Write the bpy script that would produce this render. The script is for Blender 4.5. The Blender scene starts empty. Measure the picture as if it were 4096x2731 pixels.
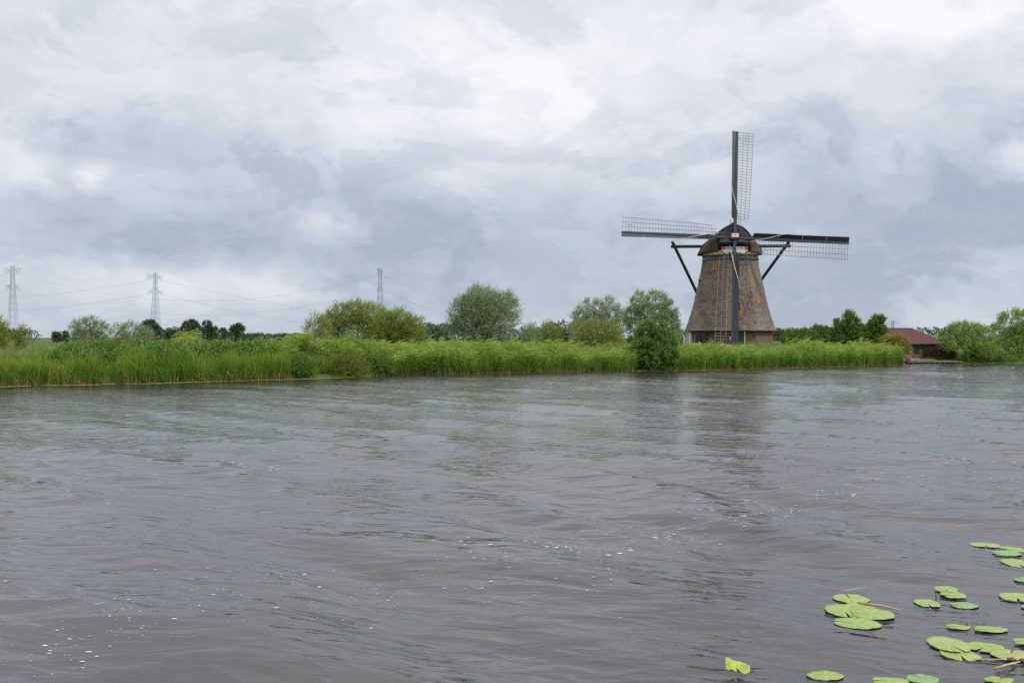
import bpy, bmesh, math, random
import numpy as np
from mathutils import Vector, Matrix
R = math.radians
rng = np.random.default_rng(7)
random.seed(7)
SC = bpy.context.scene
COL = SC.collection

# ---------------------------------------------------------------- camera
F, CX, CY, HOR, EYE = 3982.0, 2048.0, 1365.5, 1350.0, 2.5      # focal length and frame in photograph pixels
cam = bpy.data.objects.new('camera', bpy.data.cameras.new('camera'))
COL.objects.link(cam)
cam.data.sensor_width = 36.0
cam.data.lens = 36.0 * F / 4096.0
cam.data.clip_start = 0.1
cam.data.clip_end = 9000
cam.location = (0, 0, EYE)
cam.rotation_euler = (math.pi / 2 - math.atan((CY - HOR) / F), 0, 0)
SC.camera = cam

def X(px, Y): return (px - CX) / F * Y                 # world x of an image column at distance Y
def Z(py, Y): return EYE + (HOR - py) / F * Y          # world z of an image row at distance Y
def YW(py, z=0.0): return (EYE - z) * F / (py - HOR)   # distance of a point lying at height z

# ---------------------------------------------------------------- exposure
SC.view_settings.view_transform = 'Standard'
SC.view_settings.look = 'None'
SC.view_settings.exposure = 0.0
SC.view_settings.gamma = 1.0
SC.view_settings.use_curve_mapping = False
SC.render.engine = 'CYCLES'
SC.cycles.use_denoising = False
SC.cycles.max_bounces = 6
SC.cycles.transparent_max_bounces = 8
SC.cycles.sample_clamp_indirect = 4.0

# ---------------------------------------------------------------- sky and sun
SUN_EL, SUN_AZ = R(48), R(108)          # azimuth clockwise from +Y (the view): right of and behind the camera
wd = bpy.data.worlds.new('World')
SC.world = wd
wd.use_nodes = True
WN, WL = wd.node_tree.nodes, wd.node_tree.links
WN.clear()

class G:
    """small helper to write math in a node tree"""
    def __init__(s, nodes, links): s.n, s.l = nodes, links
    def put(s, sock, v):
        if hasattr(v, 'links') or isinstance(v, bpy.types.NodeSocket): s.l.new(v, sock)
        else: sock.default_value = v
    def m(s, op, a, b=None, c=None, clamp=False):
        nd = s.n.new('ShaderNodeMath'); nd.operation = op; nd.use_clamp = clamp
        s.put(nd.inputs[0], a)
        if b is not None: s.put(nd.inputs[1], b)
        if c is not None: s.put(nd.inputs[2], c)
        return nd.outputs[0]
    def comb(s, x, y, z):
        nd = s.n.new('ShaderNodeCombineXYZ')
        for i, v in enumerate((x, y, z)): s.put(nd.inputs[i], v)
        return nd.outputs[0]
    def noise(s, vec, scale, detail=4, rough=.5, dist=0.0, typ='FBM'):
        nd = s.n.new('ShaderNodeTexNoise'); nd.inputs['Scale'].default_value = scale
        nd.inputs['Detail'].default_value = detail; nd.inputs['Roughness'].default_value = rough
        nd.inputs['Distortion'].default_value = dist
        s.l.new(vec, nd.inputs['Vector']); return nd.outputs[0]
    def ramp(s, fac, pts, interp='LINEAR'):
        nd = s.n.new('ShaderNodeValToRGB'); cr = nd.color_ramp; cr.interpolation = interp
        while len(cr.elements) < len(pts): cr.elements.new(.5)
        for e, (p, c) in zip(cr.elements, pts):
            e.position = p; e.color = (*c, 1) if hasattr(c, '__len__') else (c, c, c, 1)
        s.put(nd.inputs[0], fac); return nd.outputs[0]
    def mix(s, f, a, b, mode='MIX'):
        nd = s.n.new('ShaderNodeMix'); nd.data_type = 'RGBA'; nd.blend_type = mode
        s.put(nd.inputs[0], f)
        for k, v in ((6, a), (7, b)):
            if hasattr(v, '__len__') and not isinstance(v, bpy.types.NodeSocket): v = (*v, 1) if len(v) == 3 else v
            s.put(nd.inputs[k], v)
        return nd.outputs[2]

g = G(WN, WL)
tc = WN.new('ShaderNodeTexCoord')
sep = WN.new('ShaderNodeSeparateXYZ'); WL.new(tc.outputs['Generated'], sep.inputs[0])
sx, sy, sz = sep.outputs
az = g.m('ARCTAN2', sx, sy)
el = g.m('ARCSINE', g.m('MINIMUM', g.m('MAXIMUM', sz, -1.0), 1.0))
# cloud deck seen in perspective: flat cloud bases squeezed towards the horizon
zz = g.m('ADD', g.m('MAXIMUM', sz, 0.0), 0.10)
deck = g.comb(g.m('DIVIDE', sx, zz), g.m('DIVIDE', sy, zz), 0.0)
sph = g.comb(g.m('MULTIPLY', sx, 1.0), g.m('MULTIPLY', sy, 1.0), g.m('MULTIPLY', sz, 2.1))
n1 = g.noise(sph, 3.2, 7, .56, .25)
n2 = g.noise(deck, .55, 6, .55, .3)
n3 = g.noise(sph, 11.0, 8, .6, .3)
n4 = g.ramp(g.noise(g.comb(sx, g.m('ADD', sy, 7.3), g.m('MULTIPLY', sz, 1.7)), 5.2, 9, .62, .35), [(.44, 0.0), (.50, .8), (.57, 1.0)], 'EASE')
n5 = g.ramp(g.noise(g.comb(g.m('ADD', sx, 4.4), sy, g.m('MULTIPLY', sz, 1.9)), 10.5, 9, .62, .3), [(.47, 0.0), (.53, .8), (.62, 1.0)], 'EASE')
nw = g.noise(sph, 5.0, 7, .6, 0.0)
nv = g.noise(g.comb(g.m('ADD', sy, 3.1), sx, sz), 6.0, 7, .6, 0.0)
# warped direction for the larger cloud masses
azw = g.m('ADD', az, g.m('MULTIPLY', g.m('SUBTRACT', nw, .5), .16))
elw = g.m('ADD', el, g.m('MULTIPLY', g.m('SUBTRACT', nv, .5), .085))
base = g.ramp(g.m('DIVIDE', g.m('ADD', elw, .02), .46),
              [(0, .44), (.10, .40), (.20, .34), (.28, .36), (.36, .47), (.45, .58), (.56, .67), (.70, .75), (.80, .79), (1, .84)])
def blob(px, py, rx, ry, amt, hard=1.0):
    a0 = math.atan((px - CX) / F); e0 = math.atan((HOR - py) / F * math.cos(a0))
    dx = g.m('DIVIDE', g.m('SUBTRACT', azw, a0), rx / F)
    dy = g.m('DIVIDE', g.m('SUBTRACT', elw, e0), ry / F)
    q = g.m('ADD', g.m('MULTIPLY', dx, dx), g.m('MULTIPLY', dy, dy))
    if hard != 1.0: q = g.m('POWER', q, hard)
    return g.m('MULTIPLY', g.m('EXPONENT', g.m('MULTIPLY', q, -1.0)), amt)
acc = base
for b in [(60, 690, 110, 120, .30), (340, 750, 80, 60, .32), (1330, 860, 190, 70, .20), (1800, 330, 500, 190, .15),
          (2350, 480, 260, 120, .14), (3650, 90, 330, 100, .24, 1.6), (4090, 660, 150, 90, .34, 1.5), (1050, 1180, 420, 60, .16),
          (950, 700, 620, 200, -.02), (420, 560, 260, 150, -.10), (650, 930, 420, 90, -.10), (1500, 1020, 700, 80, -.10),
          (3750, 850, 420, 280, -.20), (2000, 700, 420, 130, .14), (3100, 560, 420, 160, .04), (300, 1130, 500, 70, .12),
          (3950, 350, 260, 150, -.12), (2300, 1180, 500, 90, -.05), (150, 860, 200, 60, -.12), (230, 450, 220, 110, .06),
          (2650, 650, 200, 90, .06), (640, 1150, 200, 50, .1), (1500, 180, 500, 130, -.03), (2000, 560, 160, 60, .1)]:
    acc = g.m('ADD', acc, blob(*b))
det = g.m('ADD', g.m('MULTIPLY', g.m('SUBTRACT', n1, .5), .50),
          g.m('ADD', g.m('MULTIPLY', g.m('SUBTRACT', n2, .5), .12), g.m('MULTIPLY', g.m('SUBTRACT', n3, .5), .26)))
det = g.m('ADD', det, g.m('ADD', g.m('MULTIPLY', g.m('SUBTRACT', n4, .5), .16), g.m('MULTIPLY', g.m('SUBTRACT', n5, .4), .09)))
acc = g.m('ADD', acc, det, clamp=True)
cloud = g.ramp(acc, [(0, (.34, .425, .54)), (.22, (.39, .465, .57)), (.40, (.49, .55, .65)), (.58, (.63, .665, .745)),
                     (.78, (.765, .79, .855)), (1, (.93, .935, .955))])
scl = WN.new('ShaderNodeVectorMath'); scl.operation = 'SCALE'; WL.new(cloud, scl.inputs[0]); WL.new(g.m('MULTIPLY', 10.4, g.m('ADD', 1.0, g.m('MULTIPLY', g.ramp(g.m('DIVIDE', el, 1.5708), [(.16, 0.0), (.75, 1.0)], 'EASE'), 1.15))), scl.inputs['Scale'])
nish = WN.new('ShaderNodeTexSky'); nish.sky_type = 'NISHITA'; nish.sun_disc = False
nish.sun_elevation = SUN_EL; nish.sun_rotation = SUN_AZ
skycol = g.mix(.95, nish.outputs[0], scl.outputs[0])
bg = WN.new('ShaderNodeBackground'); bg.inputs['Strength'].default_value = .10
WL.new(skycol, bg.inputs['Color'])
wo = WN.new('ShaderNodeOutputWorld'); WL.new(bg.outputs[0], wo.inputs['Surface'])

sun = bpy.data.objects.new('sun', bpy.data.lights.new('sun', 'SUN'))
COL.objects.link(sun)
sun.data.energy = 2.4; sun.data.angle = R(7); sun.data.color = (1.0, .95, .87)
sd = Vector((math.sin(SUN_AZ) * math.cos(SUN_EL), math.cos(SUN_AZ) * math.cos(SUN_EL), math.sin(SUN_EL)))
sun.rotation_euler = sd.to_track_quat('Z', 'Y').to_euler()
sun.location = (20, -20, 60)

# ---------------------------------------------------------------- helpers
def prop(o, label=None, cat=None, group=None, kind=None):
    if label: o['label'] = label
    if cat: o['category'] = cat
    if group: o['group'] = group
    if kind: o['kind'] = kind
    return o
def empty(name, loc, label, cat, group=None, rz=0.0):
    o = bpy.data.objects.new(name, None); COL.objects.link(o)
    o.location = loc; o.rotation_euler = (0, 0, rz)
    return prop(o, label, cat, group)
def link(name, me, mat, parent=None, loc=None, mw=None):
    o = bpy.data.objects.new(name, me); COL.objects.link(o)
    if mat is not None and len(me.materials) == 0: me.materials.append(mat)
    if parent is not None: o.parent = parent
    if loc is not None: o.location = loc
    return o
class MB:
    def __init__(s): s.v, s.f = [], []
    def add(s, vs, fs):
        b = len(s.v); s.v.extend(tuple(v) for v in vs); s.f.extend(tuple(b + i for i in f) for f in fs); return s
    def box(s, c, h, rot=None):
        c = Vector(c); vs = []
        for k in range(8):
            p = Vector(((1 if k & 1 else -1) * h[0], (1 if k & 2 else -1) * h[1], (1 if k & 4 else -1) * h[2]))
            vs.append(c + (rot @ p if rot is not None else p))
        return s.add(vs, [(0, 2, 3, 1), (4, 5, 7, 6), (0, 1, 5, 4), (2, 6, 7, 3), (0, 4, 6, 2), (1, 3, 7, 5)])
    def beam(s, a, b, wa, ha, wb=None, hb=None, side=None):
        """rectangular bar from a to b; side = direction of the width"""
        a, b = Vector(a), Vector(b); d = (b - a).normalized()
        sd_ = Vector(side) if side is not None else (d.cross(Vector((0, 0, 1))) if abs(d.z) < .95 else Vector((1, 0, 0)))
        sd_ = (sd_ - d * sd_.dot(d)).normalized(); up = d.cross(sd_)
        wb = wa if wb is None else wb; hb = ha if hb is None else hb
        vs = []
        for p, w, h in ((a, wa, ha), (b, wb, hb)):
            for i, j in ((-1, -1), (1, -1), (1, 1), (-1, 1)): vs.append(p + sd_ * (i * w / 2) + up * (j * h / 2))
        return s.add(vs, [(0, 1, 2, 3), (7, 6, 5, 4), (0, 4, 5, 1), (1, 5, 6, 2), (2, 6, 7, 3), (3, 7, 4, 0)])
    def tube(s, pts, rad, n=6):
        pts = [Vector(p) for p in pts]; rs = rad if hasattr(rad, '__len__') else [rad] * len(pts); vs, fs = [], []
        for i, p in enumerate(pts):
            d = (pts[min(i + 1, len(pts) - 1)] - pts[max(i - 1, 0)]).normalized()
            a = d.cross(Vector((.13, .2, 1)) if abs(d.z) < .9 else Vector((1, .1, 0))).normalized(); b = d.cross(a)
            for k in range(n):
                t = 2 * math.pi * k / n; vs.append(p + (a * math.cos(t) + b * math.sin(t)) * rs[i])
        for i in range(len(pts) - 1):
            for k in range(n): fs.append((i * n + k, i * n + (k + 1) % n, (i + 1) * n + (k + 1) % n, (i + 1) * n + k))
        fs.append(tuple(range(n))[::-1]); fs.append(tuple((len(pts) - 1) * n + k for k in range(n)))
        return s.add(vs, fs)
    def prism(s, poly, origin, ux, uy, uz, t):
        """polygon (list of 2D) in the plane ux,uy extruded by t along uz"""
        o = Vector(origin); ux, uy, uz = Vector(ux), Vector(uy), Vector(uz); n = len(poly)
        vs = [o + ux * x + uy * y for x, y in poly] + [o + ux * x + uy * y + uz * t for x, y in poly]
        return s.add(vs, [tuple(range(n))[::-1], tuple(range(n, 2 * n))] + [(i, (i + 1) % n, n + (i + 1) % n, n + i) for i in range(n)])
    def mesh(s, name):
        me = bpy.data.meshes.new(name); me.from_pydata(s.v, [], s.f); me.update()
        bm = bmesh.new(); bm.from_mesh(me); bmesh.ops.recalc_face_normals(bm, faces=bm.faces); bm.to_mesh(me); bm.free()
        return me
    def build(s, name, mat, parent=None, smooth=False):
        me = s.mesh(name)
        if smooth: me.shade_smooth()
        return link(name, me, mat, parent)

def quads_mesh(name, V, Fq, attrs=None, smooth=False):
    """fast mesh from numpy arrays; V (n,3), Fq (m,k)"""
    me = bpy.data.meshes.new(name); n, (m, k) = len(V), Fq.shape
    me.vertices.add(n); me.vertices.foreach_set('co', np.asarray(V, np.float32).ravel())
    me.loops.add(m * k); me.loops.foreach_set('vertex_index', np.asarray(Fq, np.int32).ravel())
    me.polygons.add(m); me.polygons.foreach_set('loop_start', np.arange(0, m * k, k, dtype=np.int32))
    me.update(calc_edges=True)
    for nm, arr in (attrs or {}).items():
        a = me.attributes.new(nm, 'FLOAT', 'POINT'); a.data.foreach_set('value', np.asarray(arr, np.float32))
    if smooth: me.shade_smooth()
    return me

# ---------------------------------------------------------------- materials
def newmat(name):
    m = bpy.data.materials.new(name); m.use_nodes = True
    n, l = m.node_tree.nodes, m.node_tree.links; n.clear()
    out = n.new('ShaderNodeOutputMaterial'); return m, n, l, out, G(n, l)
def rough_mat(name, c1, c2, scale=8, rough=.7, bump=0.0, bscale=30, spec=.3, stretch=(1, 1, 1), metal=0.0, streak=None):
    m, n, l, out, q = newmat(name)
    t = n.new('ShaderNodeTexCoord'); mp = n.new('ShaderNodeMapping'); mp.inputs['Scale'].default_value = stretch
    l.new(t.outputs['Object'], mp.inputs[0])
    nz = q.noise(mp.outputs[0], scale, 5, .6)
    col = q.ramp(nz, [(.3, c1), (.7, c2)])
    if streak is not None:
        mp2 = n.new('ShaderNodeMapping'); mp2.inputs['Scale'].default_value = (3, 3, .5); l.new(t.outputs['Object'], mp2.inputs[0])
        col = q.mix(q.ramp(q.noise(mp2.outputs[0], 1.5, 4), [(.5, 0.0), (.75, .7)]), col, streak)
    p = n.new('ShaderNodeBsdfPrincipled'); l.new(col, p.inputs['Base Color'])
    p.inputs['Roughness'].default_value = rough; p.inputs['Specular IOR Level'].default_value = spec; p.inputs['Metallic'].default_value = metal
    if bump:
        b = n.new('ShaderNodeBump'); b.inputs['Strength'].default_value = bump; b.inputs['Distance'].default_value = .05
        l.new(q.noise(mp.outputs[0], bscale, 4), b.inputs['Height']); l.new(b.outputs[0], p.inputs['Normal'])
    l.new(p.outputs[0], out.inputs[0]); return m
def leaf_mat(name, c1, c2, trans=.3, rough=.5, tcol=None, under=None):
    """leaf: colour varies from leaf to leaf (rnd) ; some kinds show a paler underside"""
    m, n, l, out, q = newmat(name)
    a = n.new('ShaderNodeAttribute'); a.attribute_name = 'rnd'
    t = n.new('ShaderNodeTexCoord'); nz = q.noise(t.outputs['Object'], .9, 3)
    f = q.m('ADD', q.m('MULTIPLY', a.outputs['Fac'], .65), q.m('MULTIPLY', nz, .45))
    col = q.ramp(f, [(.15, c1), (.85, c2)])
    if under is not None:
        ge = n.new('ShaderNodeNewGeometry'); col = q.mix(ge.outputs['Backfacing'], col, under)
    p = n.new('ShaderNodeBsdfPrincipled'); l.new(col, p.inputs['Base Color']); p.inputs['Roughness'].default_value = rough
    p.inputs['Specular IOR Level'].default_value = .2
    tr = n.new('ShaderNodeBsdfTranslucent')
    hs = n.new('ShaderNodeHueSaturation'); hs.inputs['Hue'].default_value = .485; hs.inputs['Value'].default_value = 1.15; l.new(col, hs.inputs['Color'])
    l.new(hs.outputs[0], tr.inputs[0])
    mx = n.new('ShaderNodeMixShader'); mx.inputs[0].default_value = trans
    l.new(p.outputs[0], mx.inputs[1]); l.new(tr.outputs[0], mx.inputs[2]); l.new(mx.outputs[0], out.inputs[0]); return m
def blade_mat(name, stops, alt, trans=.22, rough=.5):
    """grass or reed: colour runs from foot to tip (attribute h), some plants yellower (alt)"""
    m, n, l, out, q = newmat(name)
    a = n.new('ShaderNodeAttribute'); a.attribute_name = 'h'
    a2 = n.new('ShaderNodeAttribute'); a2.attribute_name = 'rnd'
    oi = n.new('ShaderNodeObjectInfo'); ge = n.new('ShaderNodeNewGeometry')
    col = q.ramp(q.m('ADD', a.outputs['Fac'], q.m('MULTIPLY', q.m('SUBTRACT', a2.outputs['Fac'], .5), .12)), stops)
    big = q.ramp(q.noise(ge.outputs['Position'], .45, 4, .6), [(.42, 0.0), (.60, 1.0)])
    col = q.mix(big, col, q.mix(1.0, col, (.60, .80, .60), 'MULTIPLY'))
    col = q.mix(q.m('MULTIPLY', q.m('GREATER_THAN', oi.outputs['Random'], .84), .45), col, alt)
    col = q.mix(q.m('MULTIPLY', q.m('GREATER_THAN', a2.outputs['Fac'], .90), .7), col, alt)
    p = n.new('ShaderNodeBsdfPrincipled'); l.new(col, p.inputs['Base Color']); p.inputs['Roughness'].default_value = rough
    p.inputs['Specular IOR Level'].default_value = .15
    tr = n.new('ShaderNodeBsdfTranslucent'); l.new(col, tr.inputs[0])
    mx = n.new('ShaderNodeMixShader'); mx.inputs[0].default_value = trans
    l.new(p.outputs[0], mx.inputs[1]); l.new(tr.outputs[0], mx.inputs[2]); l.new(mx.outputs[0], out.inputs[0]); return m

M = {}
M['black_paint'] = rough_mat('black_paint', (.020, .023, .032), (.034, .038, .052), 2.5, .38, spec=.5, streak=(.05, .055, .07))
M['gloss_black'] = rough_mat('gloss_black', (.010, .012, .018), (.022, .026, .038), 3, .22, spec=.6, stretch=(6, 6, .6))
M['tar_black'] = rough_mat('tar_black', (.012, .013, .016), (.028, .030, .036), 3, .5, spec=.4)
M['lath'] = rough_mat('lath_wood', (.15, .14, .115), (.32, .29, .25), 3, .7)
M['rope'] = rough_mat('sail_canvas', (.30, .29, .24), (.58, .56, .48), 6, .8, bump=.3)
M['yellow'] = rough_mat('yellow_paint', (.62, .42, .13), (.80, .58, .22), 2.5, .55, streak=(.40, .30, .16))
M['yellow2'] = rough_mat('ochre_frame', (.58, .30, .04), (.72, .41, .07), 3, .5)
M['white'] = rough_mat('white_paint', (.66, .66, .62), (.80, .80, .77), 3, .5, streak=(.55, .56, .50))
M['cream'] = rough_mat('cream_paint', (.55, .55, .42), (.72, .72, .60), 4, .55, streak=(.35, .40, .22))
M['red'] = rough_mat('red_paint', (.50, .02, .025), (.62, .035, .035), 4, .45)
M['pink_red'] = rough_mat('faded_red_paint', (.66, .11, .09), (.78, .20, .16), 4, .5)
M['green_paint'] = rough_mat('green_paint', (.006, .075, .045), (.010, .11, .065), 4, .4)
M['edge_green'] = rough_mat('dark_green_edge', (.01, .05, .03), (.02, .08, .05), 4, .4)
M['lead'] = rough_mat('lead_flashing', (.014, .016, .021), (.085, .095, .115), 1.6, .45, spec=.5)
M['glass'] = rough_mat('dark_glass', (.012, .014, .016), (.03, .034, .04), 2, .08, spec=.7)
M['blue'] = rough_mat('blue_paint', (.02, .18, .55), (.03, .22, .62), 3, .5)
M['steel'] = rough_mat('galvanised_steel', (.33, .38, .46), (.40, .45, .53), .3, .6)
M['cable'] = rough_mat('grey_cable', (.30, .34, .40), (.36, .40, .46), .3, .6)
M['bark'] = rough_mat('bark', (.05, .04, .028), (.13, .105, .08), 6, .85, bump=.5)
M['pale_bark'] = rough_mat('pale_bark', (.14, .13, .10), (.28, .26, .21), 6, .85, bump=.4)
M['greywood'] = rough_mat('weathered_wood', (.11, .095, .08), (.24, .21, .18), 5, .8, bump=.3, stretch=(1, 4, 1))
M['darkwood'] = rough_mat('wet_dark_wood', (.012, .010, .008), (.04, .033, .026), 5, .6)
M['planks'] = rough_mat('brown_cladding', (.12, .065, .045), (.24, .15, .105), 2.2, .65, bump=.3, stretch=(1, 1, 5))
M['redplank'] = rough_mat('red_cladding', (.13, .035, .022), (.22, .065, .040), 3, .65, stretch=(1, 1, 5))
M['roof'] = rough_mat('red_brown_roofing', (.055, .018, .015), (.100, .034, .028), 10, .9, bump=.5, bscale=60)
M['soil'] = rough_mat('grassy_ground', (.035, .045, .014), (.075, .11, .028), .8, .95, bump=.6, bscale=6)
M['foam'] = rough_mat('foam', (.66, .66, .66), (.82, .82, .82), 20, .6)
M['stick'] = rough_mat('brown_stem', (.045, .022, .014), (.12, .07, .045), 20, .5)
M['straw'] = rough_mat('dead_straw', (.30, .24, .12), (.48, .40, .22), 12, .7)
M['bird'] = rough_mat('dark_plumage', (.015, .015, .018), (.035, .035, .04), 10, .7)
M['plaster'] = rough_mat('concrete', (.25, .24, .22), (.40, .38, .35), 2, .85)

def thatch_mat(name, c_dark, c_mid, c_light, amount):
    m, n, l, out, q = newmat(name)
    t = n.new('ShaderNodeTexCoord'); o = t.outputs['Object']
    def mp(s):
        k = n.new('ShaderNodeMapping'); k.inputs['Scale'].default_value = s; l.new(o, k.inputs[0]); return k.outputs[0]
    fine = q.noise(mp((9, 9, 3.2)), 1.0, 6, .7)
    straw = q.noise(mp((26, 26, 4)), 1.0, 4, .6)
    patch = q.noise(mp((.55, .55, .40)), 1.0, 5, .6, .5)
    band = q.noise(mp((.3, .3, 2.2)), 1.0, 3, .5)
    f = q.m('ADD', q.m('MULTIPLY', fine, .62), q.m('MULTIPLY', straw, .38))
    col = q.ramp(f, [(.38, c_dark), (.50, c_mid), (.63, c_light)])
    moss = q.m('MULTIPLY', q.ramp(q.m('ADD', q.m('MULTIPLY', patch, .7), q.m('MULTIPLY', band, .3)), [(.46, 0.0), (.60, 1.0)]),
               q.ramp(q.noise(mp((5, 5, 4)), 1.0, 5, .7), [(.42, 0.0), (.56, 1.0)]))
    col = q.mix(q.m('MULTIPLY', moss, amount), col, (.060, .040, .020))
    p = n.new('ShaderNodeBsdfPrincipled'); l.new(col, p.inputs['Base Color']); p.inputs['Roughness'].default_value = .95
    p.inputs['Specular IOR Level'].default_value = .1
    b = n.new('ShaderNodeBump'); b.inputs['Strength'].default_value = .9; b.inputs['Distance'].default_value = .06
    l.new(q.m('ADD', fine, q.m('MULTIPLY', straw, .5)), b.inputs['Height']); l.new(b.outputs[0], p.inputs['Normal'])
    l.new(p.outputs[0], out.inputs[0]); return m
M['thatch'] = thatch_mat('reed_thatch', (.078, .055, .042), (.192, .152, .127), (.33, .275, .238), .7)
M['thatch_cap'] = thatch_mat('cap_thatch', (.055, .042, .033), (.105, .083, .064), (.165, .135, .11), .55)

def brick_mat():
    m, n, l, out, q = newmat('mill_brick')
    uv = n.new('ShaderNodeUVMap'); uv.uv_map = 'UVMap'
    br = n.new('ShaderNodeTexBrick'); l.new(uv.outputs[0], br.inputs['Vector'])
    br.inputs['Color1'].default_value = (.13, .062, .045, 1); br.inputs['Color2'].default_value = (.20, .105, .078, 1)
    br.inputs['Mortar'].default_value = (.24, .19, .16, 1); br.inputs['Scale'].default_value = 1.0
    br.inputs['Mortar Size'].default_value = .006; br.inputs['Brick Width'].default_value = .22; br.inputs['Row Height'].default_value = .066
    t = n.new('ShaderNodeTexCoord'); nz = q.noise(t.outputs['Object'], .9, 5, .6)
    col = q.mix(q.ramp(nz, [(.35, .0), (.7, .75)]), br.outputs[0], (.075, .050, .042))
    p = n.new('ShaderNodeBsdfPrincipled'); l.new(col, p.inputs['Base Color']); p.inputs['Roughness'].default_value = .85
    b = n.new('ShaderNodeBump'); b.inputs['Strength'].default_value = .5; b.inputs['Distance'].default_value = .01; b.invert = True
    l.new(br.outputs[1], b.inputs['Height']); l.new(b.outputs[0], p.inputs['Normal'])
    l.new(p.outputs[0], out.inputs[0]); return m
M['brick'] = brick_mat()

WA = (.019, .050, .032, .006)
def water_mat():
    m, n, l, out, q = newmat('river_water')
    ge = n.new('ShaderNodeNewGeometry'); pos = ge.outputs['Position']
    def mp(s, ang=90):      # waves travelling towards ang degrees; s = frequency along and across the crests
        v = n.new('ShaderNodeVectorRotate'); v.rotation_type = 'Z_AXIS'; v.inputs['Angle'].default_value = -R(ang - 90); l.new(pos, v.inputs['Vector'])
        k = n.new('ShaderNodeMapping'); k.inputs['Scale'].default_value = (s[0], s[1], 1); l.new(v.outputs[0], k.inputs[0]); return k.outputs[0]
    def ridge(v, pw=1.0):      # sharp-crested ripples
        r_ = q.m('SUBTRACT', 1.0, q.m('ABSOLUTE', q.m('MULTIPLY', q.m('SUBTRACT', v, .5), 3.2)))
        return r_ if pw == 1.0 else q.m('POWER', q.m('MAXIMUM', r_, 0.0), pw)
    gust = q.ramp(q.noise(mp((.08, .20), 70), 1.0, 3, .6), [(.36, .30), (.62, 1.0)])     # gusts: smooth and ruffled water
    sp_ = n.new('ShaderNodeSeparateXYZ'); l.new(pos, sp_.inputs[0])
    lee = q.ramp(q.m('DIVIDE', sp_.outputs[1], 40.0), [(.20, .60), (.50, 1.0)])      # sheltered, glassier water by the near shore
    big = q.m('MULTIPLY', gust, lee)
    A = WA
    l1 = q.m('MULTIPLY', ridge(q.noise(mp((.60, 2.1), 62), 1.0, 2, .5, .4)), A[0])
    l2 = q.m('MULTIPLY', q.m('MULTIPLY', q.noise(mp((1.5, 4.6), 80), 1.0, 2.5, .55, .6), A[1]), big)
    l3 = q.m('MULTIPLY', q.noise(mp((.22, .80), 46), 1.0, 3, .5, .4), A[2])
    l4 = q.m('MULTIPLY', q.m('MULTIPLY', q.noise(mp((6.0, 14.0), 96), 1.0, 3, .6, .6), A[3]), big)
    h = q.m('ADD', q.m('ADD', l1, l2), q.m('ADD', l3, l4))
    b = n.new('ShaderNodeBump'); b.inputs['Strength'].default_value = 1.0; b.inputs['Distance'].default_value = 1.0
    l.new(h, b.inputs['Height'])
    p = n.new('ShaderNodeBsdfPrincipled')
    p.inputs['Base Color'].default_value = (.030, .028, .028, 1)
    p.inputs['Roughness'].default_value = .035; p.inputs['IOR'].default_value = 1.34; p.inputs['Specular IOR Level'].default_value = .95
    l.new(b.outputs[0], p.inputs['Normal']); l.new(p.outputs[0], out.inputs[0]); return m
M['water'] = water_mat()

def lily_mat(name, c1, c2, spots):
    m, n, l, out, q = newmat(name)
    uv = n.new('ShaderNodeUVMap'); uv.uv_map = 'UVMap'
    s = n.new('ShaderNodeSeparateXYZ'); l.new(uv.outputs[0], s.inputs[0])
    t = n.new('ShaderNodeTexCoord'); oi = n.new('ShaderNodeObjectInfo')
    nz = q.noise(t.outputs['Object'], 9, 4, .6)
    col = q.ramp(nz, [(.3, c1), (.7, c2)])
    vein = q.m('POWER', q.m('ABSOLUTE', q.m('SINE', q.m('MULTIPLY', s.outputs[0], 34.0))), 10.0)   # veins fanning from the stalk
    col = q.mix(q.m('MULTIPLY', vein, .28), col, (.42, .50, .12))
    mid = q.ramp(s.outputs[1], [(0, .8), (.16, 0.0)])
    col = q.mix(q.m('MULTIPLY', mid, .6), col, (.50, .52, .10))
    sp = q.ramp(q.noise(t.outputs['Object'], 26, 3, .7), [(.62, 0.0), (.70, 1.0)])
    col = q.mix(q.m('MULTIPLY', sp, spots), col, (.42, .30, .06))
    sp2 = q.ramp(q.noise(t.outputs['Object'], 45, 2, .5), [(.69, 0.0), (.73, 1.0)])
    col = q.mix(q.m('MULTIPLY', sp2, spots), col, (.08, .045, .02))
    p = n.new('ShaderNodeBsdfPrincipled'); l.new(col, p.inputs['Base Color']); p.inputs['Roughness'].default_value = .38
    bm_ = n.new('ShaderNodeBump'); bm_.inputs['Strength'].default_value = .5; bm_.inputs['Distance'].default_value = .01
    l.new(q.m('ADD', nz, q.m('MULTIPLY', vein, -.3)), bm_.inputs['Height']); l.new(bm_.outputs[0], p.inputs['Normal'])
    l.new(p.outputs[0], out.inputs[0]); return m
M['lily_green'] = lily_mat('lily_leaf_green', (.135, .215, .035), (.21, .285, .055), .6)
M['lily_yellow'] = lily_mat('lily_leaf_yellowing', (.15, .215, .04), (.25, .285, .065), .9)
M['lily_blue'] = lily_mat('lily_leaf_cool_green', (.095, .20, .055), (.145, .26, .085), .15)

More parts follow.
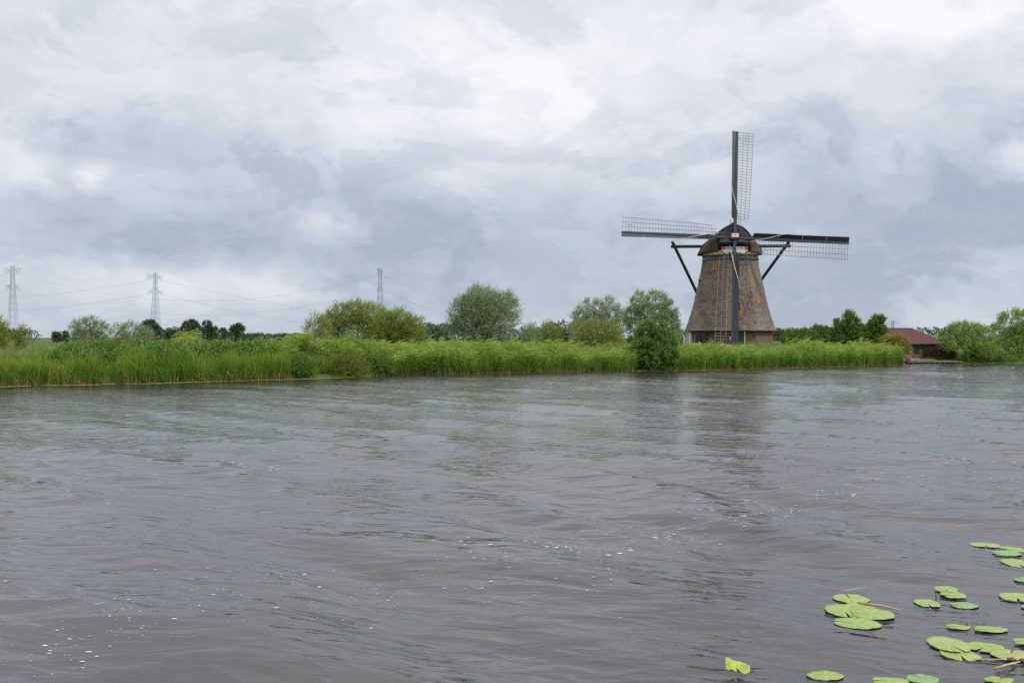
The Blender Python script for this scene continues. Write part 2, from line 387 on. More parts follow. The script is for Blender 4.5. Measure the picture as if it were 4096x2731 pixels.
# ---------------------------------------------------------------- terrain: bank line
BX = np.array([-4000, -300, -70, -45, -26, -18.6, -11.95, -7.5, -2.5, 4.5, 14.4, 21.2, 30, 36.1, 37.4, 49.7, 70, 300, 4000.])
BY = np.array([25, 28, 33, 42, 50.5, 55, 60.7, 66.2, 68.4, 71.6, 76, 80.3, 85.8, 90.9, 95.4, 96.6, 99, 120, 160.])
def bankY(x): return np.interp(x, BX, BY)
PXW = np.linspace(-60, 70, 800); PXX = CX + F * PXW / bankY(PXW)
def landz(x, d):
    """height of the land d metres behind the water's edge"""
    x = np.asarray(x, float); d = np.asarray(d, float)
    left = np.clip((-4 - x) / 12, 0, 1)
    z = np.interp(d, [-.5, 0, .25, 2.5, 6, 12, 30, 400], [-.35, -.05, .12, .30, .45, .85, .95, .8])
    z2 = np.interp(d, [-.5, 0, .25, 1.5, 4, 7, 14, 40, 400], [-.35, -.05, .15, .42, 1.0, 1.12, 1.05, .95, .8])
    zr = np.interp(d, [-.5, 0, .1, 1.5, 8, 400], [-.35, -.05, .15, .3, .4, .7])
    right = np.clip((x - 35.5) / 1.5, 0, 1)
    z = z * (1 - left) + z2 * left
    z = z * (1 - right) + zr * right
    return z + .05 * np.sin(x * .9 + d * .7) * np.clip(d / 4, 0, 1) * np.clip(60 / (d + 60), 0, 1)
xs = np.concatenate([[-4000, -1500, -600, -300, -150, -100], np.arange(-70, 70.1, 1.0), [100, 150, 300, 600, 1500, 4000]])
ds = np.array([-.5, 0, .25, .6, 1, 1.5, 2, 3, 4, 5, 6, 7, 8, 10, 12, 14, 17, 20, 25, 30, 40, 60, 90, 140, 250, 400, 700, 1500, 4000, 8000])
GX, GD = np.meshgrid(xs, ds)
GV = np.stack([GX, bankY(GX) + GD, landz(GX, GD)], -1).reshape(-1, 3)
nx, nd_ = len(xs), len(ds)
i, j = np.meshgrid(np.arange(nx - 1), np.arange(nd_ - 1)); a_ = (j * nx + i).ravel()
ground = link('ground', quads_mesh('ground', GV, np.stack([a_, a_ + 1, a_ + nx + 1, a_ + nx], 1), smooth=True), M['soil'])
ground['kind'] = 'structure'

# ---------------------------------------------------------------- water
wr = np.random.default_rng(11)
WV = []
for k in range(16):      # main wave train: crests run away to the upper left
    lam = wr.uniform(1.4, 4.2); th = R(38) + wr.normal(0, R(11)); WV.append((lam, th, .0055 * lam ** 1.05, wr.uniform(0, 6.28)))
for k in range(14):      # cross ripples
    lam = wr.uniform(.55, 1.5); th = R(84) + wr.normal(0, R(24)); WV.append((lam, th, .0032 * lam, wr.uniform(0, 6.28)))
for k in range(16):
    lam = wr.uniform(.22, .6); th = R(66) + wr.normal(0, R(34)); WV.append((lam, th, .0026 * lam, wr.uniform(0, 6.28)))
CALM = [(X(px, YW(py)), YW(py), r_) for px, py, r_ in ((3430, 2460, .65), (3790, 2400, .55), (3900, 2520, .5), (3860, 2610, .7), (4040, 2620, .6), (4030, 2210, .9), (4090, 2270, .6), (4080, 2400, .5), (3301, 2706, .3), (3600, 2730, .5), (2951, 2706, .25))]
def wave(x, y, dy=None):
    x = np.asarray(x, float); y = np.asarray(y, float); z = np.zeros(np.broadcast(x, y).shape)
    far_ = np.interp(y, [12, 24, 45], [1.55, 1.0, .5])
    env = .65 + .35 * np.sin(x * .21 + y * .13 + 1) * np.sin(x * .08 - y * .17) + .2 * np.sin(x * .5 - y * .37)
    for lam, th, a, ph in WV:
        k = 2 * math.pi / lam; w = 1.0 if dy is None else np.clip((lam / dy - 2) / 2.5, 0, 1)
        s_ = np.sin(k * (x * math.cos(th) + y * math.sin(th)) + ph + .8 * np.sin(x * .35 + ph * 3))
        z = z + a * w * (s_ + .45 * s_ * s_)
    for px_, py_, r_ in CALM:      # floating leaves damp the waves around them
        z = z * (1 - .7 * np.exp(-((x - px_) ** 2 + (y - py_) ** 2) / r_ ** 2))
    return z * env * far_
rows = [-80, -20, 0.5, 3.5]; y = 4.6
while y < 135: rows.append(y); y *= 1.0074
rows = np.array(rows)
ts = np.concatenate([[-60, -12, -4, -1.6, -.9, -.72], np.linspace(-.6, .6, 420), [.72, .9, 1.6, 4, 12, 60]])
TT, YY = np.meshgrid(ts, rows)
XX = TT * np.maximum(np.abs(YY), 6.0)
fade = np.clip((YY - 4.6) / 1.5, 0, 1) * np.clip((.72 - np.abs(TT)) / .1, 0, 1)
DYY = np.maximum(YY * .0074, .02)
ZZ = wave(XX, YY, DYY) * fade
nx = len(ts); ny = len(rows)
i, j = np.meshgrid(np.arange(nx - 1), np.arange(ny - 1)); a_ = (j * nx + i).ravel()
water = link('water', quads_mesh('water', np.stack([XX, YY, ZZ], -1).reshape(-1, 3), np.stack([a_, a_ + 1, a_ + nx + 1, a_ + nx], 1), smooth=True), M['water'])
water['kind'] = 'structure'
def wz(x, y): return float(wave(x, y, max(y * .0074, .02)))

# ---------------------------------------------------------------- foliage: trees and shrubs
def leaf_mesh(name, P, D, L, W, rr, face=None):
    """P leaf feet (n,3), D directions (n,3), L,W sizes (n,) -> one mesh of rhombic leaves, slightly folded light"""
    n = len(P)
    rnd = rng.normal(size=(n, 3)); 
    if face is not None: rnd = rnd + face
    S = np.cross(D, rnd); S /= np.linalg.norm(S, axis=1, keepdims=True) + 1e-9
    tip = P + D * L[:, None]; mid = P + D * (L * .45)[:, None]
    V = np.stack([P, mid + S * (W / 2)[:, None], tip, mid - S * (W / 2)[:, None]], 1).reshape(-1, 3)
    Fq = np.arange(4 * n).reshape(n, 4)
    return quads_mesh(name, V, Fq, {'rnd': np.repeat(rr, 4)})
def unit(v): return v / (np.linalg.norm(v, axis=1, keepdims=True) + 1e-9)
def crown(name, lobes, n_twigs, n_leaf, mat, parent, twig=.5, leaf=(.13, .035), wind=(.45, 0, 0), up=.5, spread=.8, fill=.35, droop=0.0, zmin=-9, clump=0.0):
    n_twigs = int(n_twigs * 1.35)
    lb = np.array(lobes, float); w = (lb[:, 3] * lb[:, 4] + lb[:, 3] * lb[:, 5]) ; w /= w.sum()
    idx = rng.choice(len(lb), n_twigs, p=w)
    d = unit(rng.normal(size=(n_twigs, 3))); d[:, 2] = np.where((d[:, 2] < -.35) & (rng.random(n_twigs) < .5), -d[:, 2], d[:, 2])
    rad = np.where(rng.random(n_twigs) < fill, rng.random(n_twigs) ** .5, rng.uniform(.82, 1.0, n_twigs))
    ns = .5 + .5 * np.sin(d[:, 0] * 5 + idx * 1.7) * np.sin(d[:, 2] * 6 + idx) * np.sin(d[:, 1] * 5 + 1)   # uneven outline
    ns2 = .5 + .5 * np.sin(d[:, 0] * 11 + idx * 2.3) * np.sin(d[:, 2] * 12 + idx * .7); rad = rad * (.83 + .20 * ns + .12 * ns2)
    c = lb[idx, :3] + d * lb[idx, 3:6] * rad[:, None]
    if clump > 0:     # pull twigs into sub-clumps
        K = max(8, int(n_twigs / 26)); ck = c[rng.choice(n_twigs, K)]
        for s0 in range(0, n_twigs, 2000):
            seg = c[s0:s0 + 2000]; near = np.argmin(((seg[:, None] - ck[None]) ** 2).sum(-1), 1); c[s0:s0 + 2000] = seg + (ck[near] - seg) * clump
    td = unit(d * spread + np.array([0, 0, up]) + np.array(wind) + rng.normal(size=(n_twigs, 3)) * .35)
    tl = twig * rng.uniform(.5, 1.25, n_twigs)
    s = np.tile((np.arange(n_leaf) + .5) / n_leaf, n_twigs); td_r = np.repeat(td, n_leaf, 0); c_r = np.repeat(c, n_leaf, 0); tl_r = np.repeat(tl, n_leaf)
    P = c_r + td_r * (s * tl_r)[:, None]; P[:, 2] -= droop * (s * tl_r) ** 2
    P += rng.normal(size=P.shape) * .03
    D = unit(td_r * .7 + rng.normal(size=P.shape) * .55 + np.array(wind) * .5)
    keep = P[:, 2] > zmin; P, D = P[keep], D[keep]; n = len(P)
    L = leaf[0] * rng.uniform(.6, 1.3, n); W = leaf[1] * rng.uniform(.7, 1.3, n)
    trn = np.repeat(rng.random(n_twigs), n_leaf)[keep]
    rr = np.clip(.55 * trn + .45 * rng.random(n), 0, 1)
    return link(name, leaf_mesh(name, P, D, L, W, rr), mat, parent)
def trunk(parent, lobes, mat, r=.12, stems=5, h0=.0):
    b = MB(); lb = lobes
    for k in range(stems):
        l_ = lb[k % len(lb)]; a = rng.uniform(0, 6.28)
        tgt = np.array(l_[:3]) + np.array([math.cos(a) * l_[3] * .6, math.sin(a) * l_[4] * .6, l_[5] * rng.uniform(.1, .7)])
        st = np.array([rng.normal(0, r), rng.normal(0, r), -.15]); m1 = st * .6 + tgt * .4 + np.array([rng.normal(0, .12), 0, .15]); m1[2] = max(m1[2], .5 * tgt[2] * .6)
        b.tube([st, m1, st * .2 + tgt * .8 + rng.normal(size=3) * .08, tgt], [r, r * .7, r * .38, r * .12], 5)
        for q_ in range(3):
            t2 = tgt * .55 + rng.normal(size=3) * np.array([l_[3], l_[4], l_[5]]) * .35 + np.array([0, 0, l_[5] * .3])
            b.tube([m1 * .4 + tgt * .6, t2], [r * .3, r * .08], 4)
    return b.build('trunk', mat, parent, True)
LM = {
 'willow_olive': leaf_mat('olive_willow_leaves', (.11, .16, .020), (.27, .33, .055), .32),
 'willow_silver': leaf_mat('silver_willow_leaves', (.10, .14, .045), (.24, .30, .13), .25, under=(.32, .39, .22)),
 'poplar_white': leaf_mat('white_willow_leaves', (.12, .17, .08), (.30, .36, .22), .2, under=(.52, .57, .46)),
 'green_willow': leaf_mat('pale_willow_leaves', (.10, .15, .045), (.24, .32, .13), .3, under=(.34, .42, .24)),
 'fresh_willow': leaf_mat('fresh_willow_leaves', (.09, .16, .020), (.24, .36, .06), .3, under=(.28, .38, .12)),
 'dark_green': leaf_mat('dark_green_leaves', (.040, .090, .018), (.14, .25, .06), .25, .4),
 'alder': leaf_mat('alder_leaves', (.040, .105, .012), (.16, .29, .045), .3, under=(.16, .26, .07)),
 'mid_green': leaf_mat('mid_green_leaves', (.05, .12, .015), (.15, .27, .04), .3),
 'far_green': leaf_mat('far_tree_leaves', (.045, .085, .035), (.095, .15, .060), .15),  # haze of distance mixed into the leaf colour: lighter and bluer
 'amber': leaf_mat('amber_leaves', (.13, .17, .02), (.34, .26, .035), .3),
 'bronze': leaf_mat('bronze_leaves', (.035, .018, .010), (.12, .060, .028), .15),
 'rust': leaf_mat('russet_green_leaves', (.050, .115, .012), (.21, .20, .035), .25),
 'bramble': leaf_mat('bramble_leaves', (.045, .11, .014), (.14, .27, .035), .25),
 'pink': leaf_mat('pink_petals', (.38, .12, .15), (.58, .26, .30), .3),
 'pale_pink': leaf_mat('pale_pink_florets', (.40, .24, .22), (.58, .38, .36), .3),
 'purple': leaf_mat('purple_florets', (.22, .05, .24), (.38, .12, .38), .3),
}
def plant(name, label, cat, px0, px1, ytop, Y, lobes_rel, mat, bark='bark', group=None, twigs=900, nl=14, zb=None, stems=5, tr=.10, **kw):
    """lobes_rel in units: x -1..1 over half the width, z 0..1 over the height, radii likewise"""
    if Y < 20:      # metres behind the water's edge
        xc = float(np.interp((px0 + px1) / 2, PXX, PXW)); Y = float(bankY(xc)) + Y
    xc = X((px0 + px1) / 2, Y); hw = abs(X(px1, Y) - X(px0, Y)) / 2
    z0 = float(landz(xc, Y - bankY(xc))) if zb is None else zb
    H = Z(ytop, Y) - z0
    lobes = [(lx * hw, ly * hw, lz * H, rx * hw, ry * hw, rz * H) for lx, ly, lz, rx, ry, rz in lobes_rel]
    t = empty(name, (xc, Y, z0), label, cat, group)
    if stems: trunk(t, lobes, M[bark], tr, stems)
    crown('crown', lobes, twigs, nl, LM[mat], t, zmin=.02, **kw)
    return t
ROUND = [(0, 0, .52, .72, .7, .40), (-.45, .1, .42, .48, .5, .34), (.48, 0, .40, .45, .5, .34), (0, -.1, .25, .75, .6, .24), (-.15, 0, .74, .42, .4, .20), (.25, 0, .72, .35, .4, .20)]

plant('willow_shrub', 'tall yellow-green willow shrub cut off by the left edge of the photo', 'shrub', -70, 26, 1264, 58, ROUND, 'willow_olive', twigs=420, nl=14, twig=.55, leaf=(.12, .03))
plant('willow_shrub', 'small wispy willow shrub just right of the leftmost pylon foot', 'shrub', 52, 112, 1306, 60, ROUND, 'willow_olive', twigs=200, nl=12, twig=.5, leaf=(.11, .028), spread=.9)
WB = [(-.72, 0, .50, .26, .3, .34), (-.30, 0, .58, .26, .3, .34), (.12, 0, .70, .22, .3, .27), (.55, 0, .52, .38, .3, .30), (0, 0, .28, .9, .4, .26)]
plant('willow_tree', 'row of wind-swept grey-green willow crowns left of the second pylon', 'tree', 272, 430, 1268, 130, WB, 'willow_silver', twigs=900, nl=14, twig=.75, leaf=(.19, .05), wind=(.8, 0, .1))
plant('willow_shrub', 'low pale olive willow thicket between wind-swept willows and round dark tree', 'shrub', 430, 612, 1286, 128, [(-.6, 0, .45, .4, .3, .42), (0, 0, .55, .5, .3, .4), (.55, 0, .42, .42, .3, .38), (0, 0, .25, .9, .4, .25)], 'willow_silver', twigs=850, nl=13, twig=.6, leaf=(.18, .05), wind=(.6, 0, 0))
FAR = dict(bark='bark', twigs=900, nl=14, twig=.8, leaf=(.30, .17), wind=(.1, 0, 0), up=.2, fill=.45, stems=4, tr=.28, clump=.35, group='dark trees standing far off across the fields')
plant('oak_tree', 'dark rounded tree in front of the foot of the second pylon', 'tree', 550, 645, 1277, 262, ROUND, 'far_green', **FAR)
plant('oak_tree', 'low dark hump-shaped tree left of the largest far dark tree', 'tree', 655, 728, 1320, 345, ROUND, 'far_green', **FAR)
plant('oak_tree', 'largest and broadest of the far dark trees, flat-topped', 'tree', 715, 812, 1275, 340, ROUND, 'far_green', **dict(FAR, twigs=1100))
plant('oak_tree', 'far dark tree with stepped right side touching the largest far tree', 'tree', 804, 872, 1279, 335, [(-.3, 0, .55, .55, .5, .42), (.4, 0, .40, .5, .5, .32), (0, 0, .25, .9, .6, .24)], 'far_green', **FAR)
plant('oak_tree', 'small gappy far tree standing between dark stepped tree and paler round one', 'tree', 868, 915, 1311, 350, ROUND, 'far_green', **dict(FAR, twigs=300, fill=.3))
plant('oak_tree', 'paler green loose-crowned far tree, rightmost of the left far group', 'tree', 910, 985, 1290, 300, ROUND, 'far_green', **dict(FAR, twigs=600, fill=.3))
plant('willow_shrub', 'feathery olive willow shrub at left end of the big olive bush', 'shrub', 1205, 1330, 1262, 82, ROUND, 'willow_olive', twigs=420, nl=14, twig=.7, leaf=(.14, .036), fill=.4)
plant('willow_bush', 'tall broad olive-yellow willow bush left of the third pylon', 'bush', 1285, 1560, 1205, 86, [(-.45, 0, .62, .42, .4, .30), (.0, 0, .70, .38, .4, .26), (.42, 0, .62, .42, .4, .30), (-.7, 0, .42, .35, .4, .32), (.1, 0, .35, .85, .5, .33)], 'willow_olive', twigs=2000, nl=15, twig=.65, leaf=(.14, .038), fill=.4)
plant('willow_bush', 'lower golden-green willow bush below and right of the third pylon', 'bush', 1480, 1695, 1238, 83, [(-.5, 0, .60, .42, .4, .34), (.05, 0, .60, .42, .4, .34), (.55, 0, .48, .42, .4, .34), (0, 0, .30, .95, .5, .28)], 'willow_olive', twigs=1500, nl=15, twig=.65, leaf=(.14, .038), fill=.4)
plant('willow_tree', 'large multi-stemmed silvery willow standing alone left of centre', 'tree', 1790, 2082, 1148, 94, [(-.12, 0, .70, .55, .5, .27), (.45, 0, .60, .48, .4, .27), (-.55, 0, .55, .42, .4, .27), (0, 0, .40, .88, .6, .34), (0, 0, .18, .62, .5, .22), (-.1, 0, .45, .6, .5, .40), (-.15, 0, .86, .22, .25, .10), (.62, 0, .74, .18, .2, .16), (-.85, 0, .35, .25, .2, .12)], 'willow_silver', twigs=4200, nl=15, twig=.75, leaf=(.14, .042), up=.7, fill=.5, stems=9, tr=.10, bark='pale_bark')
plant('willow_shrub', 'short yellow-green willow shrub beside the large silvery willow', 'shrub', 2065, 2165, 1288, 95, ROUND, 'green_willow', twigs=260, nl=14, twig=.6, leaf=(.13, .035), fill=.3, up=.9)
plant('willow_shrub', 'low golden willow shrub in the gap before the white-leaved tree', 'shrub', 2140, 2250, 1290, 93, ROUND, 'willow_olive', twigs=340, nl=14, twig=.6, leaf=(.13, .035), fill=.3, up=.9)
plant('white_willow', 'white-leaved round tree rustling left of the two-peaked willow', 'tree', 2272, 2505, 1190, 116, [(-.25, 0, .66, .55, .5, .28), (.30, 0, .70, .45, .5, .28), (-.6, 0, .45, .38, .4, .30), (.6, 0, .52, .40, .4, .30), (0, 0, .38, .8, .5, .34)], 'poplar_white', twigs=1900, nl=15, twig=.6, leaf=(.17, .055), wind=(.6, 0, 0), fill=.3, clump=.35)
plant('willow_tree', 'two-peaked pale green willow directly left of the windmill', 'tree', 2490, 2715, 1166, 112, [(-.38, 0, .76, .34, .4, .22), (.22, 0, .78, .38, .4, .21), (.66, 0, .56, .34, .4, .26), (-.6, 0, .50, .38, .4, .26), (0, 0, .42, .9, .6, .36), (.5, 0, .35, .5, .5, .3)], 'green_willow', twigs=2600, nl=15, twig=.55, leaf=(.16, .05), wind=(.25, 0, 0), fill=.3, clump=.35)
plant('willow_shrub', 'broad golden-olive willow bush below the white-leaved tree', 'shrub', 2278, 2495, 1285, 90, [(-.6, 0, .55, .38, .4, .40), (0, 0, .62, .42, .4, .38), (.55, 0, .55, .40, .4, .38), (0, 0, .3, .95, .5, .3)], 'willow_olive', twigs=1200, nl=14, twig=.6, leaf=(.13, .035), fill=.4, up=.8)
plant('alder_bush', 'dense dark green rounded bush growing from the water edge by the reeds', 'bush', 2508, 2706, 1290, .7, [(-.10, 0, .66, .55, .6, .32), (-.48, 0, .46, .48, .6, .30), (.42, 0, .52, .50, .6, .34), (.1, -.1, .24, .88, .7, .26), (.30, 0, .84, .26, .3, .14), (-.25, 0, .88, .22, .3, .12), (.72, 0, .30, .30, .4, .24)], 'alder', twigs=2300, nl=14, twig=.42, leaf=(.11, .058), wind=(.1, 0, 0), fill=.3, zb=.02, clump=.5)
for lab, a, b, yt, Y_, mt in (('pale grassy shrub in the gap left of the windmill base', 2690, 2756, 1330, 138, 'green_willow'),):
    plant('willow_shrub', lab, 'shrub', a, b, yt, Y_, ROUND, mt, twigs=260, nl=12, twig=.5, leaf=(.17, .05))
plant('elder_bush', 'low bright green bush right of the windmill with dark right half', 'bush', 3118, 3275, 1318, 112, [(-.3, 0, .6, .6, .5, .38), (.4, 0, .6, .5, .5, .38), (0, 0, .3, .9, .5, .3)], 'mid_green', twigs=700, nl=12, twig=.4, leaf=(.16, .08), clump=.3)
plant('elder_bush', 'dark glossy bush behind the low bright green bush', 'bush', 3205, 3345, 1301, 115, ROUND, 'dark_green', twigs=650, nl=12, twig=.4, leaf=(.17, .09), clump=.3)
plant('ash_tree', 'taller leafy green tree with pointed tip right of the windmill', 'tree', 3312, 3470, 1246, 101, [(.05, 0, .66, .45, .4, .24), (-.35, 0, .52, .45, .4, .26), (.5, 0, .42, .42, .4, .28), (.12, 0, .88, .20, .2, .10), (0, 0, .3, .95, .5, .3), (.5, 0, .3, .5, .5, .3)], 'mid_green', twigs=1500, nl=13, twig=.5, leaf=(.17, .085), clump=.45, fill=.3)
plant('ash_tree', 'second leafy green tree touching the red roof of the cabin', 'tree', 3440, 3556, 1262, 101, [(.1, 0, .70, .62, .5, .25), (-.2, 0, .45, .72, .5, .30), (.25, 0, .90, .28, .3, .08), (-.2, 0, .25, .95, .5, .3)], 'mid_green', twigs=1300, nl=13, twig=.45, leaf=(.16, .08), clump=.45, fill=.3)
plant('maple_shrub', 'amber-leaved shrub leaning in front of the cabin gable', 'shrub', 3512, 3642, 1338, 97, [(-.5, 0, .62, .42, .4, .28), (.25, 0, .66, .50, .4, .30), (.68, 0, .40, .30, .3, .20), (-.1, 0, .35, .7, .4, .3)], 'amber', twigs=700, nl=12, twig=.4, leaf=(.11, .05), fill=.3, stems=7)
plant('bronze_hedge', 'dark purple-bronze hedge below the cabin windows', 'hedge', 3684, 3822, 1398, 98.2, [(-.55, 0, .5, .42, .3, .48), (0, 0, .52, .5, .3, .46), (.55, 0, .48, .42, .3, .46), (0, 0, .3, .98, .4, .3)], 'bronze', twigs=900, nl=12, twig=.22, leaf=(.10, .055), wind=(0, 0, 0), fill=.35)
plant('willow_tree', 'wide bright green willow bush overhanging the water right of the cabin', 'bush', 3752, 3990, 1280, 98, [(-.1, 0, .66, .55, .5, .28), (-.5, 0, .50, .42, .4, .28), (.38, 0, .52, .50, .5, .30), (0, -.1, .30, .9, .7, .28), (.45, -.2, .16, .55, .6, .16)], 'fresh_willow', twigs=2400, nl=14, twig=.5, leaf=(.13, .05), wind=(.15, 0, 0), fill=.3, clump=.35)
plant('willow_tree', 'tall green willow cut off by the right edge of the photo', 'tree', 3950, 4240, 1238, 101, [(-.25, 0, .72, .42, .4, .26), (.3, 0, .74, .45, .4, .26), (-.55, 0, .45, .42, .4, .30), (.3, 0, .4, .6, .5, .36), (0, 0, .22, .95, .6, .22)], 'fresh_willow', twigs=2400, nl=14, twig=.5, leaf=(.14, .055), wind=(.15, 0, 0), fill=.3, clump=.35)
# bank shrubs between the cattails and the reeds
plant('russet_shrub', 'russet and green shrub on the bank with reddish upper leaves', 'shrub', 1140, 1282, 1372, 2.4, [(0, 0, .62, .72, .6, .34), (-.4, 0, .4, .5, .5, .3), (.45, 0, .42, .5, .5, .3)], 'rust', twigs=650, nl=12, twig=.35, leaf=(.09, .04), zb=.25, clump=.3)
plant('sallow_bush', 'dark green sallow with twigs trailing into the water below the russet shrub', 'bush', 1125, 1265, 1420, .6, [(0, 0, .5, .8, .7, .42), (-.5, -.2, .3, .5, .5, .26), (.4, -.1, .34, .5, .5, .3)], 'mid_green', twigs=620, nl=12, twig=.4, leaf=(.10, .03), zb=.02, up=.1, droop=.5)
plant('sallow_bush', 'yellowish sallow bush trailing over the water left of the tall reeds', 'bush', 1250, 1470, 1404, .9, [(-.6, 0, .50, .36, .5, .40), (-.1, .2, .40, .40, .5, .30), (.35, 0, .56, .30, .5, .36), (.75, 0, .34, .28, .4, .26), (0, -.2, .18, .95, .5, .18)], 'rust', twigs=950, nl=12, twig=.4, leaf=(.10, .03), zb=.02, up=.2, droop=.5)
plant('sallow_bush', 'low green sallow bush touching the left end of the tall reeds', 'bush', 1430, 1590, 1420, .7, ROUND, 'mid_green', twigs=600, nl=12, twig=.4, leaf=(.10, .03), zb=.02, up=.2, droop=.5)
plant('low_bush', 'small dark bush in the reeds under the windmill sail', 'bush', 2955, 3005, 1425, .3, ROUND, 'mid_green', twigs=200, nl=12, twig=.3, leaf=(.09, .035), zb=.05, stems=3, tr=.03)
plant('hydrangea', 'pink flowering hydrangea beside the cabin corner', 'flowering shrub', 3614, 3645, 1423, 94.7, ROUND, 'pink', zb=.3, twigs=90, nl=9, twig=.10, leaf=(.06, .05), stems=3, tr=.03)
plant('loosestrife', 'purple loosestrife spikes low in the middle reeds', 'flowering plant', 2126, 2152, 1452, .05, [(.5, 0, .75, .25, .2, .25), (-.4, 0, .4, .3, .2, .2), (.2, 0, .45, .3, .2, .25)], 'purple', twigs=45, nl=10, twig=.16, leaf=(.04, .03), zb=.3, stems=3, tr=.01)
for lab, a, b, yt in (('pale pink hemp agrimony in the grass, widest of three clumps', 900, 942, 1374), ('pale pink hemp agrimony, middle of three clumps', 858, 892, 1379), ('small pale pink hemp agrimony, leftmost of three clumps', 812, 850, 1376)):
    plant('hemp_agrimony', lab, 'flowering plant', a, b, yt, 60.6, [(0, 0, .85, .8, .6, .12)], 'pale_pink', twigs=40, nl=9, twig=.12, leaf=(.05, .04), stems=4, tr=.008, group='hemp agrimony in the bank vegetation')

# far wooded horizon: one mass nobody could count
fw = []
for a, b, h in ((990, 1200, 4), (1480, 1830, 11), (2080, 2290, 8), (2230, 2300, 12), (2700, 2790, 8), (3000, 3500, 7), (3740, 3800, 9), (-500, 60, 8), (600, 700, 9), (4000, 4600, 8)):
    nn = max(3, int((b - a) / 14))
    for px in np.linspace(a, b, nn): fw.append((X(px, 520) + rng.normal(0, 2), rng.normal(0, 10), h * .35 * rng.uniform(.7, 1.1), 5, 6, h * .45 * rng.uniform(.75, 1.25)))
wood_parent = crown('distant_wood', fw, 12000, 7, LM['far_green'], None, twig=1.0, leaf=(.8, .5), wind=(0, 0, 0), up=.2, fill=.4)
wood_parent.location = (0, 520, .8)
prop(wood_parent, 'dark line of distant woodland on the horizon', 'woodland', kind='stuff')
# small far trees standing out along the horizon behind the reeds
for lab, a, b, yt, Y_ in (('small dark far tree peeping over the grass left of the wind-swept willows', 208, 246, 1326, 300), ('dark far tree just behind the wind-swept willows', 248, 275, 1324, 300),
                          ('small dark far tree in the gap before the white-leaved tree', 2243, 2285, 1330, 320), ('dark far bush showing between golden bush and silvery willow', 1735, 1800, 1328, 330)):
    plant('oak_tree', lab, 'tree', a, b, yt, Y_, ROUND, 'far_green', **dict(FAR, twigs=220))

# ---------------------------------------------------------------- reeds, rushes, grass: scattered clumps
class Blades:
    def __init__(s): s.V, s.Fq, s.h, s.r = [], [], [], []
    def ribbon(s, pts, ws, side, h0, h1, r):
        b = len(s.V); side = np.array(side, float); side /= np.linalg.norm(side) + 1e-9; n = len(pts)
        for i_, (p, w) in enumerate(zip(pts, ws)):
            s.V.append(np.array(p) - side * w / 2); s.V.append(np.array(p) + side * w / 2)
            t = i_ / (n - 1); s.h += [h0 + (h1 - h0) * t] * 2; s.r += [r, r]
            if i_ < n - 1: q = b + 2 * i_; s.Fq.append((q, q + 1, q + 3, q + 2))
    def obj(s, name, mat, coll):
        me = quads_mesh(name, np.array(s.V), np.array(s.Fq), {'h': s.h, 'rnd': s.r}); me.materials.append(mat)
        o = bpy.data.objects.new(name, me); coll.objects.link(o); return o
def reed_clump(r, H=1.62, n=6, rad=.28, plume=.4, leaves=12):
    B = Blades()
    for k in range(n):
        a, d = r.uniform(0, 6.28), rad * r.random() ** .5; x0, y0 = d * math.cos(a), d * math.sin(a); h = H * r.uniform(.78, 1.06); lean = r.uniform(.10, .30) * h; ly = r.normal(0, .05) * h; rr = r.random()
        st = lambda t: np.array([x0 + lean * t ** 2, y0 + ly * t, h * t * (1 - .04 * t)])
        B.ribbon([st(t) for t in (0, .3, .6, 1)], [.014, .012, .010, .006], (1, r.normal(0, .4), 0), 0, 1, rr)
        for q in range(leaves):
            t = .18 + .80 * (q + r.random()) / leaves; p = st(t); L = r.uniform(.24, .46) * (1.1 - .35 * t)
            dirn = np.array([r.normal(.62, .55), r.normal(0, .55), 0]); dirn /= np.linalg.norm(dirn) + 1e-9
            u = r.uniform(.35, .95); dr = r.uniform(.25, .7)
            pts = [p, p + (dirn * .5 + np.array([0, 0, u * .45])) * L, p + (dirn * (.95) + np.array([0, 0, u * .55 - dr * .25])) * L, p + (dirn * 1.25 + np.array([0, 0, u * .35 - dr * .7])) * L]
            sd_ = np.cross(dirn, (0, 0, 1)) * .5 + np.array([0, 0, .7]) * r.choice([-1, 1])
            B.ribbon(pts, [.010, .028, .020, .003], sd_, t, min(1, t + .15), r.random() * .9)
        if r.random() < plume:
            p = st(1.0); pts = [p + np.array([.06 * i_ * (1 + .4 * i_), 0, .09 * i_ - .012 * i_ * i_]) for i_ in range(4)]
            B.ribbon(pts, [.02, .075, .06, .01], (.3, 0, 1), 1.25, 1.25, .5)
    return B
def cattail_clump(r, H=1.75, n=16, rad=.26):
    B = Blades()
    for k in range(n):
        a, d = r.uniform(0, 6.28), rad * r.random() ** .5; x0, y0 = d * math.cos(a), d * math.sin(a); h = H * r.uniform(.5, 1.08); lean = r.normal(.13, .16) * h; ly = r.normal(0, .12) * h; bend = r.uniform(0, .22) * h * (r.random() < .4)
        pts = [np.array([x0 + lean * t ** 1.7 + bend * t ** 4, y0 + ly * t ** 1.5, h * t - bend * .8 * t ** 5]) for t in (0, .35, .7, 1)]
        B.ribbon(pts, [.026, .024, .017, .003], (math.cos(a * 2), math.sin(a * 2) * .5, 0), 0, 1, r.random())
    for k in range(3):   # broken dead blades at the foot
        a = r.uniform(-.6, .6); x0 = r.normal(0, rad); L = r.uniform(.3, .7)
        B.ribbon([(x0, r.normal(0, .1) - .1, 0), (x0 + math.sin(a) * L * .5, -.1, L * .55), (x0 + math.sin(a) * L, -.15, L * .8)], [.025, .022, .008], (1, .3, .3), 0, .08, r.random() * .5)
    return B
